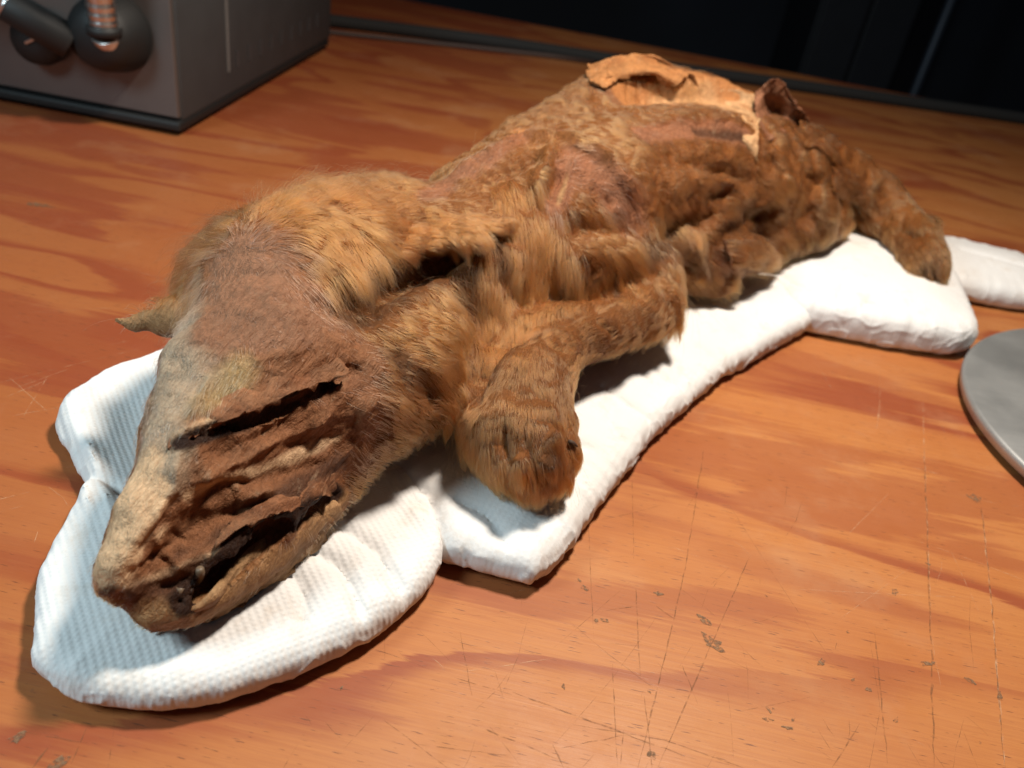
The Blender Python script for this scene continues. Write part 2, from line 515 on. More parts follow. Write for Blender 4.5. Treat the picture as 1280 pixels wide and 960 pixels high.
# ================================================================== illuminator box, lamp base, cable, pole
M_box_side = mat_plain('dark_grey_paint', (.040, .044, .047), .6, 0, .25, .25)
M_box_front = mat_plain('bronze_grey_panel', (.16, .15, .145), .34, .6, .08, .12)
M_black = mat_plain('black_plastic', (.009, .009, .009), .6, 0, .1)
M_rubber = mat_plain('black_rubber', (.012, .012, .013), .6)
m = NT('brushed_steel')
_co = m.coord()
m.set(Base_Color=m.mix(m.noise(m.mapping(_co, (1, 40, 1)), 30, 3), (.36, .37, .37), (.46, .465, .46)), Metallic=.75,
      Roughness=m.range(m.noise(_co, 25, 4), .3, .7, .36, .54),
      Normal=m.bump(m.noise(m.mapping(_co, (30, 900, 1), (0, 0, .6)), 1.0, 3), .12, .0003))
M_steel = m.mat
M_chrome = mat_plain('chrome', (.70, .68, .66), .30, 1.0)

BX = Matrix.Translation((-.262, .570, 0)) @ Matrix.Rotation(math.radians(-2.2), 4, 'Z')
illum = empty('illuminator', (-.34, .72, 0))
bm = bmesh.new(); box(bm, (-.205, .0, .009), (0, .332, .150), .003, BX); body = bm_obj('housing', bm, M_box_side, illum, True)
bm = bmesh.new(); box(bm, (-.203, -.0035, .0125), (-.0015, .0015, .147), .001, BX); bm_obj('front_panel', bm, M_box_front, illum)
bm = bmesh.new(); box(bm, (-.206, -.006, .0035), (.0005, .326, .0105), .002, BX); bm_obj('base_rim', bm, M_black, illum)
for fx, fy in ((-.19, .012), (-.012, .012), (-.19, .31), (-.012, .31)):
    bm = bmesh.new(); lathe(bm, [(.009, 0), (.010, .001), (.009, .0045)], BX @ Matrix.Translation((fx, fy, 0)), 20)
    bm_obj('foot', bm, M_rubber, illum, True)
M_mark = mat_plain('worn_grey_print', (.16, .155, .15), .6)
bm = bmesh.new(); box(bm, (-.0004, .077, .028), (.0008, .080, .088), 0, BX); bm_obj('side_slot', bm, M_mark, illum)
M_vent = mat_plain('faint_vent', (.050, .050, .053), .5)
for k in range(9):
    y0 = .094 + k*.024
    bm = bmesh.new(); box(bm, (-.0004, y0, .028), (.0007, y0+.0035, .040), 0, BX); bm_obj('vent_slit', bm, M_vent, illum)

# light outlet: a dark turret on the front with two necks leaving it
FR = BX @ Matrix.Translation((-.041, -.003, .064)) @ Matrix.Rotation(math.radians(90), 4, 'X')
bm = bmesh.new()
lathe(bm, [(.0255, 0), (.0260, .003), (.0245, .010), (.0225, .019), (.0185, .027), (.012, .031), (.004, .0325)], FR, 48)
turret = bm_obj('light_outlet', bm, M_black, illum, True)
def W(p, M=FR):
    return M @ Vector(p)
def neck(base, pts, name):
    """ribbed metal neck: rings threaded along a bent line"""
    P_ = [Vector(p) for p in pts]; fine = []
    for i in range(len(P_)-1):
        a = P_[max(i-1, 0)]; b = P_[i]; c = P_[i+1]; d = P_[min(i+2, len(P_)-1)]
        for k in range(24):
            t = k/24
            fine.append(.5*((2*b)+(c-a)*t+(2*a-5*b+4*c-d)*t*t+(3*b-a-3*c+d)*t**3))
    rad = [.0088 + .00035*math.sin(i*1.55) for i in range(len(fine))]
    bm = bmesh.new(); tube(bm, fine, rad, 18)
    return bm_obj(name, bm, M_chrome, turret, True)
def sleeve(a, b, ra, rb, mat, name, par):
    a = Vector(a); b = Vector(b); d = (b-a)
    bm = bmesh.new()
    tube(bm, [a, a+d*.02, a+d*.5, a+d*.98, b], [ra*.94, ra, (ra+rb)/2, rb, rb*.93], 24)
    return bm_obj(name, bm, mat, par, True)
# upright neck with its collar
n0 = Vector((-.2965, .543, .064)); n1 = Vector((-.2960, .541, .081))
sleeve(n1+Vector((0, .007, -.0215)), n1+Vector((0, 0, -.012)), .0092, .0096, M_chrome, 'collar', turret)
sleeve(n1+Vector((0, 0, -.0135)), n1+Vector((0, 0, -.008)), .0108, .0108, M_black, 'ring', turret)
neck(n1, [n1+Vector((0, 0, -.010)), n1+Vector((0, -.002, .02)), n1+Vector((.004, -.012, .06)), n1+Vector((.03, -.03, .11)), n1+Vector((.09, -.05, .14))], 'neck')
# side neck leaving to the left through a long black sleeve
s0 = Vector((-.322, .545, .058)); s1 = Vector((-.352, .530, .079))
sleeve(s0, s1, .0112, .0105, M_black, 'sleeve', turret)
neck(s1, [s1-(s1-s0)*.1, s1+Vector((-.02, -.008, .012)), s1+Vector((-.07, -.03, .03)), s1+Vector((-.13, -.06, .03))], 'neck')
bm = bmesh.new(); lathe(bm, [(.017, 0), (.0175, .008), (.015, .016), (.006, .019)], BX @ Matrix.Translation((-.092, -.003, .052)) @ Matrix.Rotation(math.radians(90), 4, 'X'), 32)
knob = bm_obj('dimmer_knob', bm, M_black, illum, True)
bm = bmesh.new(); box(bm, (-.0025, -.001, .018), (.006, .001, .0205), .0004, BX @ Matrix.Translation((-.092, -.003, .052)) @ Matrix.Rotation(math.radians(90), 4, 'X') @ Matrix.Rotation(.5, 4, 'Z'))
bm_obj('pointer', bm, M_chrome, knob)
tag(illum, 'dark grey illuminator box with black turret and bent metal necks', 'light source')

lamp = empty('metal_disc', (.357, .355, 0))
DM = Matrix.Translation((.357, .355, 0))
bm = bmesh.new(); lathe(bm, [(.1235, .0015), (.1245, .0020), (.1245, .0035), (.1235, .0040)], DM, 160); bm_obj('underside', bm, M_rubber, lamp, True)
bm = bmesh.new(); lathe(bm, [(.1255, .0036), (.1275, .0042), (.1282, .0070), (.1282, .0082), (.1274, .0093), (.1262, .0097), (.060, .0099), (.004, .0100)], DM, 200)
bm_obj('disc', bm, M_steel, lamp, True)
bm = bmesh.new(); lathe(bm, [(.118, 0), (.118, .002)], DM, 80); bm_obj('pad', bm, M_rubber, lamp, True)
tag(lamp, 'flat round brushed metal disc resting on the table beside the padded support', 'metal disc')

bm = bmesh.new()
cp = [(-.60, .93, .0070), (-.40, .962, .0070), (-.27, 1.000, .0070), (-.10, 1.040, .0070), (.08, 1.063, .0070), (.28, 1.098, .0070), (.45, 1.122, .0070), (.62, 1.144, .0070), (.9, 1.155, .0070)]
cpf = []
for i in range(len(cp)-1):
    a, b, c, d = (Vector(cp[max(0, i-1)]), Vector(cp[i]), Vector(cp[i+1]), Vector(cp[min(len(cp)-1, i+2)]))
    for k in range(10):
        t = k/10; cpf.append(.5*((2*b)+(c-a)*t+(2*a-5*b+4*c-d)*t*t+(3*b-a-3*c+d)*t**3))
tube(bm, cpf, .0072, 12)
cable = bm_obj('power_cable', bm, mat_plain('grey_black_cable', (.014, .014, .014), .85, 0, .1), None, True)
tag(cable, 'thick dark cable lying along the back edge of the table', 'cable')
bm = bmesh.new()
tube(bm, [(-.60, .905, .0028), (-.40, .925, .0028), (-.25, .965, .0028), (-.12, 1.008, .0028), (-.02, 1.038, .0030), (.03, 1.045, .0030)], .0028, 10)
cable2 = bm_obj('thin_cord', bm, mat_plain('brown_cord', (.05, .028, .022), .6), None, True)
tag(cable2, 'thin brown cord beside the thick cable, next to the illuminator box', 'cord')

pole = empty('stand_pole', (.68, 1.75, -.9))
bm = bmesh.new(); tube(bm, [(.68, 1.75, -.895), (.68, 1.75, .6)], .0085, 20); bm_obj('rod', bm, mat_plain('blue_grey_metal', (.06, .075, .10), .5, .5), pole, True)
bm = bmesh.new(); lathe(bm, [(.14, 0), (.14, .012), (.03, .02), (.012, .03)], Matrix.Translation((.68, 1.75, -.9)), 40); bm_obj('foot_plate', bm, M_black, pole, True)
tag(pole, 'thin blue grey upright rod in the dark behind the table', 'pole')
M_cab = mat_plain('dark_cabinet_paint', (.018, .019, .024), .5, 0, 0, .2)
cab = empty('dark_cabinet', (.60, 2.0, -.9))
bm = bmesh.new(); box(bm, (.50, 1.95, -.9), (.70, 2.25, .8), .004); bm_obj('carcass', bm, M_cab, cab)
bm = bmesh.new(); box(bm, (.505, 1.935, -.85), (.597, 1.955, .78), .003); bm_obj('door', bm, M_cab, cab)
bm = bmesh.new(); box(bm, (.603, 1.935, -.85), (.695, 1.955, .78), .003); bm_obj('door', bm, M_cab, cab)
tag(cab, 'tall dark cabinet standing behind the table beside the thin rod', 'cabinet')
# ================================================================== the support: padding wrapped in white paper towel
def d_poly(P, poly):
    """signed distance in plan to a polygon"""
    poly = np.asarray(poly, float); n = len(poly)
    d = np.full(len(P), 1e9); ins = np.zeros(len(P), bool)
    for i in range(n):
        a = poly[i]; b = poly[(i+1) % n]; e = b-a; w = P-a
        t = np.clip((w @ e)/(e @ e), 0, 1)
        d = np.minimum(d, np.linalg.norm(w-t[:, None]*e, axis=1))
        c = ((a[1] > P[:, 1]) != (b[1] > P[:, 1])) & (P[:, 0] < e[0]*(P[:, 1]-a[1])/(e[1] if e[1] else 1e-9)+a[0])
        ins ^= c
    return np.where(ins, -d, d)

def chaikin(p, n=2, cut=.2):
    p = np.asarray(p, float)
    for _ in range(n):
        q = np.roll(p, -1, 0); p = np.stack([p*(1-cut)+q*cut, p*cut+q*(1-cut)], 1).reshape(-1, 2)
    return p

def cushion(poly, hgt, rad, res=1.6, dome=4.2, cut=.2, seed=0, hollow=None, base=.6, drop=None, lift=(), pucker=1.0):
    poly = chaikin(poly, 2, cut)
    lo = poly.min(0)-6; hi = poly.max(0)+6
    n = ((hi-lo)/res).astype(int)+1
    X, Y = np.meshgrid(lo[0]+res*np.arange(n[0]), lo[1]+res*np.arange(n[1]), indexing='ij')
    P2 = np.stack([X.ravel(), Y.ravel()], 1)
    P3 = np.concatenate([P2, np.zeros((len(P2), 1))], 1)
    d2 = d_poly(P2, poly) + .9*fnoise(P3/42, 2, seed) + .18*fnoise(P3/12, 2, seed+4)
    top = hgt + dome*sstep(0, 34, -d2) + 1.2*fnoise(P3/34, 2, seed+1) + .15*fnoise(P3/10, 2, seed+9)
    # pulled creases of the wrapped sheet, running square to the rim
    loop = np.concatenate([poly, poly[:1]]); per = np.linalg.norm(np.diff(loop, axis=0), axis=1).sum()
    seglen = np.concatenate([[0], np.cumsum(np.linalg.norm(np.diff(loop, axis=0), axis=1))])
    _, tt = polydist(P2, loop); k_ = tt*(len(loop)-1); i_ = np.minimum(k_.astype(int), len(loop)-2)
    arc = seglen[i_]+(k_-i_)*(seglen[i_+1]-seglen[i_])
    A3 = np.stack([arc/7.0, d2/40, np.zeros(len(P2))], 1); A4 = np.stack([arc/2.6, d2/22, np.zeros(len(P2))], 1)
    reach = np.exp(-np.maximum(-d2-2, 0)/(9+7*vnoise(P3/25, seed+5)))
    top += pucker*reach*(1.5*np.exp(-np.abs(fnoise(A3, 2, seed+2))*7) + .55*np.exp(-np.abs(fnoise(A4, 2, seed+6))*6) - .6)
    d2 = d2 + pucker*.5*fnoise(A3*1.6, 2, seed+12)
    if hollow is not None:
        for hl in hollow:
            e, _ = polydist(P2, np.array(hl[0])); top -= hl[2]*np.exp(-(e/hl[1])**2)
    if drop is not None:
        for pl, wid, dep in drop:       # sharp creases
            e, _ = polydist(P2, np.array(pl)); top -= dep*np.exp(-(e/max(wid, 1.9))**1.4)
    for pl, wid, up in lift:             # raised folds of the sheet
        e, t = polydist(P2, np.array(pl)); top += up*np.exp(-(e/wid)**1.4)*np.clip(np.minimum(t, 1-t)*6, .2, 1)
    d2 = d2.reshape(n); top = top.reshape(n)
    nz = int((hgt+26)/res)+1; z = -3 + res*np.arange(nz)
    D = np.empty((n[0], n[1], nz), np.float32)
    top = np.maximum(top, 7.0); mid = (top+base)/2; hz = (top-base)/2
    for k in range(nz):
        rr = np.minimum(rad, hz*.96); qx = d2+rr; qz = np.abs(z[k]-mid)-hz+rr
        D[:, :, k] = np.minimum(np.maximum(qx, qz), 0)+np.sqrt(np.maximum(qx, 0)**2+np.maximum(qz, 0)**2)-rr
    ax = [lo[0]+res*np.arange(n[0]), lo[1]+res*np.arange(n[1]), z]
    V, F = surface_nets(D, ax)
    V = relax(V, F, 2, .5)
    return V, F

def wrinkle(V, F, seed, amp=.5, crinkle=1.0):
    """creases of tightly wrapped paper: few on top, more where it is gathered round the sides"""
    N = normals(V, F)
    side = 1-np.clip(N[:, 2]*1.15, 0, 1)
    w = np.stack([fnoise(V/15, 2, seed+20+k) for k in range(3)], 1)*5
    a = np.abs(fnoise((V+w)/np.array([26, 26, 12.]), 2, seed)); b = np.abs(fnoise((V+w)/9.0+5, 2, seed+3))
    ca = np.exp(-a*16); cb = np.exp(-b*9)
    return V + N*(amp*(.75*ca*(.5+side) + crinkle*cb*side*.9 + .25*fnoise(V/5.0, 2, seed+7)*side))[:, None]

def mat_towel(name, rib, rot):
    m = NT(name)
    co = m.coord()
    c = m.mix(m.noise(co, 30, 4), (.62, .615, .605), (.72, .715, .71))
    mp = m.mapping(co, (1, 1, 1), (0, 0, rot))
    sx = m.node('ShaderNodeSeparateXYZ'); m.l.new(mp, sx.inputs[0])
    wob = m.math('MULTIPLY', m.noise(co, 40, 2), .0012)
    u = m.math('SINE', m.math('MULTIPLY', m.math('ADD', sx.outputs[0], wob), 2*math.pi/.00215))
    v = m.math('SINE', m.math('MULTIPLY', sx.outputs[1], 2*math.pi/.0017))
    emb = m.math('MULTIPLY', m.math('ADD', u, 1.0), m.math('ADD', m.math('MULTIPLY', v, .35), .65))
    fib = m.noise(co, 1500, 3, .6)
    h = m.math('ADD', m.math('MULTIPLY', emb, rib), m.math('MULTIPLY', fib, .5))
    h = m.math('ADD', h, m.math('MULTIPLY', m.noise(co, 160, 3), .5))
    # faint dust and brown stains shed on the cloth
    dust = m.range(m.noise(co, 60, 6, .75), .54, .72, 0, .42)
    c = m.mix(dust, c, (.46, .37, .28))
    m.set(Base_Color=c, Roughness=.9, Normal=m.bump(h, .42, .00045))
    m.b.inputs['Specular IOR Level'].default_value = .12
    m.b.inputs['Subsurface Weight'].default_value = .12
    m.b.inputs['Subsurface Radius'].default_value = (.003, .003, .003)
    m.b.inputs['Subsurface Scale'].default_value = .6
    return m.mat

HEAD_POLY = [(-121, 148), (-114, 134), (-99, 128), (-79, 129), (-62, 135), (-44, 148), (-26, 167), (-15, 184), (-12, 203), (-28, 235), (-50, 290), (-95, 318), (-135, 300), (-160, 262), (-166, 234), (-150, 218), (-136, 203), (-132, 180), (-129, 162)]
BODY_POLY = [(-34, 222), (-14, 200), (1, 198), (18, 196), (26, 207), (34, 227), (46, 254), (60, 286), (80, 319), (102, 354), (132, 391), (163, 430), (190, 480), (185, 590), (100, 640), (30, 600), (-30, 500), (-80, 400), (-100, 330), (-70, 260)]
LEG_POLY = [(150, 425), (193, 424), (221, 425), (243, 427), (258, 436), (268, 478), (275, 520), (255, 556), (200, 580), (150, 560), (130, 480)]
TAIL_POLY = [(255, 520), (283, 512), (320, 512), (348, 520), (366, 548), (352, 588), (300, 600), (250, 585)]
support = empty('padded_support', (40, 350, 0)); support.location = (.04, .35, 0)
T1 = mat_towel('ribbed_paper_towel', .5, math.radians(-38))
T2 = mat_towel('dimpled_paper_towel', .16, math.radians(20))
for nm, poly, hgt, rad, seed, mt, kw in (
        ('head_section', HEAD_POLY, 13.5, 8.0, 3, T1, dict(hollow=[([(-70, 150), (-80, 200), (-75, 250)], 26, .5), ([(-132, 238), (-118, 215)], 15, 8.5)],
                                                        lift=[([(-163, 232), (-157, 262), (-136, 290)], 6, 3.5), ([(-158, 224), (-138, 204), (-122, 182)], 2.4, 4.0), ([(-148, 224), (-128, 200), (-114, 180)], 2.0, 3.0), ([(-30, 216), (-16, 204), (-12, 196)], 3, 2)],
                                                        drop=[([(-166, 236), (-138, 207), (-112, 196)], 2.2, 5), ([(-52, 184), (-42, 180), (-35, 171), (-33, 166)], 1.1, 3.6), ([(-46, 196), (-33, 190), (-24, 180)], 1.1, 3.2), ([(-56, 174), (-50, 168), (-48, 160)], 1.0, 2.6), ([(-30, 180), (-20, 176)], .9, 2.0)])),
        ('body_section', BODY_POLY, 15.0, 8.5, 21, T2, dict(drop=[([(-14, 203), (-22, 222), (-36, 232)], 2.5, 4), ([(36, 262), (26, 264), (18, 270)], 1.0, 2.2), ([(62, 292), (48, 300), (40, 306)], 1.1, 2.4), ([(80, 322), (66, 330)], 1.0, 2.0), ([(50, 270), (42, 282), (44, 296)], .9, 1.6), ([(8, 204), (0, 214), (-12, 220)], 1.2, 2.2), ([(100, 352), (88, 362)], 1, 2), ([(120, 378), (106, 386), (98, 396)], 1, 2)])),
        ('leg_section', LEG_POLY, 21.0, 9.0, 35, T2, dict(drop=[([(163, 436), (150, 450), (140, 470)], 2.2, 3.5), ([(172, 432), (180, 452)], 1.6, 2.0), ([(185, 430), (196, 446)], 1.4, 1.6)])),
        ('tail_section', TAIL_POLY, 17.0, 9.0, 47, T2, dict(drop=[([(290, 560), (340, 545)], 2, 3)]))):
    V, F = cushion(poly, hgt, rad*.85, 1.5, cut=.14, seed=seed, pucker=(.8 if nm == 'head_section' else 1.2), **kw)
    V, F = subdivide(V, F); V = relax(V, F, 1, .5)
    V = wrinkle(V, F, seed+60, .55, 1.8 if nm == 'body_section' else .8)
    V[:, 2] = np.maximum(V[:, 2], .15)
    quads(nm, V, F, mt, support)
tag(support, 'white paper towel wrapped padding lying under the mummified pup', 'cushion')
# ================================================================== the pup: measured points in millimetres
# tapered capsules: (x, y, z, radius) along each limb or mass, blend width, +1 add / -1 hollow out
PUP = [
    ('c', [(-33.9, 309.7, 56.0, 33), (-14.5, 347.3, 58.0, 40), (16.7, 393.7, 60.0, 44), (50.8, 443.6, 60.0, 44), (92.2, 495.5, 58.0, 42), (127.6, 531.1, 56.0, 36)], 10, 1),
    ('c', [(-37.7, 358.0, 70.0, 10), (-19.8, 398.3, 85.0, 11), (-2.2, 429.0, 88.0, 14), (26.8, 498.0, 90.0, 20), (62.4, 530.4, 88.0, 22), (100.4, 540.6, 82.0, 20)], 16, 1),
    ('c', [(-11.7, 343.4, 66.0, 22), (8.3, 339.4, 56.0, 24), (46.9, 363.9, 48.0, 20)], 12, 1),
    ('c', [(-24.2, 290.3, 40.0, 20), (-15.8, 310.4, 46.0, 22)], 10, 1),
    ('c', [(116.2, 487.9, 56.0, 30), (149.0, 517.5, 54.0, 26), (155.9, 500.0, 46.0, 22)], 14, 1),
    ('c', [(136.1, 535.5, 64.0, 20), (161.4, 558.3, 64.0, 16)], 10, 1),
    ('c', [(160.4, 542.8, 58.0, 25), (195.0, 563.3, 49.0, 23), (216.6, 555.8, 42.0, 20), (233.2, 541.0, 36.0, 16), (238.9, 515.9, 34.0, 15), (239.0, 492.5, 29.0, 13)], 6, 1),
    ('c', [(69.9, 418.5, 48.0, 24), (93.0, 421.7, 44.0, 18), (116.6, 436.9, 38.0, 12), (134.1, 451.0, 32.0, 4)], 14, 1),
    ('c', [(83.6, 408.7, 34.0, 11), (98.1, 413.0, 30.0, 9)], 12, 1),
    ('c', [(135.6, 475.2, 34.0, 15), (163.4, 495.5, 36.0, 14), (185.5, 525.8, 36.0, 12)], 7, 1),
    ('c', [(51.3, 365.4, 46.0, 17), (57.6, 345.9, 40.0, 14), (38.2, 318.2, 42.0, 12.5), (20.9, 300.6, 44.0, 13)], 5, 1),
    ('c', [(20.9, 300.6, 44.0, 13), (7.8, 281.7, 44.0, 17), (3.5, 257.3, 40.0, 18.5)], 5, 1),
    ('c', [(3.5, 257.3, 40.0, 18), (4.4, 237.6, 36.0, 17.5), (8.5, 228.6, 33.0, 14)], 5, 1),
    ('c', [(17.2, 246.6, 34.0, 11), (22.6, 238.6, 32.0, 6.5)], 3, 1),
    ('c', [(12.4, 231.2, 30.0, 10), (19.3, 227.9, 28.0, 7)], 3, 1),
    ('c', [(4.5, 229.1, 31.0, 10), (11.7, 222.3, 28.0, 7)], 3, 1),
    ('c', [(-4.3, 255.4, 36.0, 12), (-2.4, 237.2, 33.0, 12), (3.4, 227.3, 30.0, 10)], 5, 1),
    ('c', [(-81.5, 255.9, 58.0, 39)], 1, 1),
    ('c', [(-71.3, 284.3, 66.0, 30), (-65.1, 310.6, 66.0, 26)], 14, 1),
    ('c', [(-78.7, 216.4, 56.0, 29), (-83.9, 180.1, 45.0, 19), (-87.2, 161.9, 40.0, 12.5), (-91.4, 144.3, 36.0, 6.2)], 10, 1),
    ('c', [(-89.4, 200.3, 64.0, 14), (-89.2, 166.1, 54.0, 6.2), (-91.9, 145.9, 43.0, 4.4)], 8, 1),
    ('c', [(-57.1, 224.1, 46.0, 25), (-45.1, 243.2, 46.0, 25), (-37.4, 262.7, 46.0, 22)], 10, 1),
    ('c', [(-58.2, 210.0, 36.0, 14), (-65.9, 178.8, 34.0, 12), (-76.3, 157.3, 33.0, 8)], 8, 1),
    ('c', [(-92.6, 145.3, 34.0, 5.5), (-86.7, 144.5, 29.0, 5), (-81.4, 145.5, 28.0, 4.5)], 5, 1),
    ('c', [(-39.0, 265.5, 58.0, 14), (-30.5, 264.3, 50.0, 12)], 6, 1),
    ('c', [(-43.9, 227.2, 40.0, 14), (-32.6, 240.6, 40.0, 12)], 6, 1),
    ('c', [(-49.5, 217.8, 32.0, 12), (-53.8, 195.5, 27.0, 8), (-64.4, 167.2, 25.0, 6.5), (-76.7, 146.5, 25.0, 5), (-83.3, 143.0, 26.0, 4.5)], 4, 1),
    ('c', [(-59.9, 198.6, 28.0, 11), (-70.6, 171.3, 27.0, 9), (-80.9, 151.5, 27.0, 6)], 4, 1),
    ('c', [(-47.3, 194.0, 32.2, 1.2), (-52.1, 185.2, 34.1, 2.4), (-60.1, 172.4, 35.9, 4.2), (-67.4, 163.6, 33.7, 5.4), (-72.5, 154.3, 29.9, 4.8), (-75.5, 148.4, 28.3, 2.8), (-77.1, 144.4, 29.7, 1.2)], 1.3, -1),
    ('c', [(-86.5, 167.9, 62.6, 0.5), (-80.4, 174.1, 62.9, 1.0), (-74.4, 181.0, 63.2, 1.7), (-68.6, 188.0, 63.8, 2.3), (-62.8, 195.4, 64.2, 2.1), (-54.4, 205.2, 65.6, 1.4), (-49.4, 212.2, 66.6, 2.0)], 0.8, -1),
    ('c', [(-112.1, 231.2, 62.0, 7), (-121.5, 230.8, 60.0, 3.2), (-127.4, 228.8, 59.0, 2.6), (-132.4, 228.6, 59.0, 1.4)], 2.5, 1),
    ('c', [(-55.0, 236.3, 75.5, 3.5), (-50.0, 250.2, 75.4, 6), (-42.7, 279.0, 71.2, 6.5), (-32.4, 287.7, 75.3, 6), (-25.0, 289.8, 78.4, 3)], 3, -1),
    ('c', [(116.1, 494.5, 93.4, 6), (120.2, 483.2, 89.5, 5)], 4, -1),
    ('c', [(92.4, 407.4, 55.5, 3), (107.9, 429.1, 55.8, 4), (127.6, 460.8, 54.4, 3)], 4, -1),
    ('c', [(-10.9, 239.4, 45.4, 2), (-11.3, 250.3, 48.5, 5), (-8.4, 260.1, 53.6, 5.5), (-2.8, 273.4, 55.7, 5.5), (4.0, 282.9, 58.6, 5.5), (16.8, 297.0, 57.6, 4), (37.6, 326.1, 53.2, 2.5)], 3, -1),
    ('c', [(228.1, 560.7, 40.0, 6), (271.7, 577.8, 29.0, 4.5), (304.9, 588.8, 24.0, 3.2), (327.5, 593.3, 22.0, 1.6)], 4, 1),
    ('c', [(31.9, 498.5, 99.0, 10), (57.3, 507.7, 103.0, 10), (88.8, 527.5, 100.0, 10), (107.9, 529.8, 95.0, 9)], 7, 1),
    ('c', [(41.3, 419.9, 97.0, 5), (58.6, 438.7, 98.0, 7), (77.6, 457.3, 97.0, 7), (103.5, 475.4, 92.0, 6)], 4, 1),
]
COLOURS = {'grey': (0.37, 0.29, 0.21), 'pink': (0.25, 0.128, 0.076), 'cream': (0.6, 0.42, 0.265), 'leather': (0.24, 0.108, 0.052), 'dleather': (0.1, 0.044, 0.023), 'purple': (0.27, 0.118, 0.062), 'gold': (0.25, 0.089, 0.021), 'dark': (0.1, 0.04, 0.012), 'cream2': (0.58, 0.34, 0.17), 'orange': (0.44, 0.195, 0.072), 'mouth': (0.03, 0.012, 0.006), 'tan': (0.35, 0.205, 0.1), 'yellow': (0.33, 0.235, 0.115), 'brown': (0.19, 0.07, 0.018), 'red': (0.15, 0.06, 0.025)}
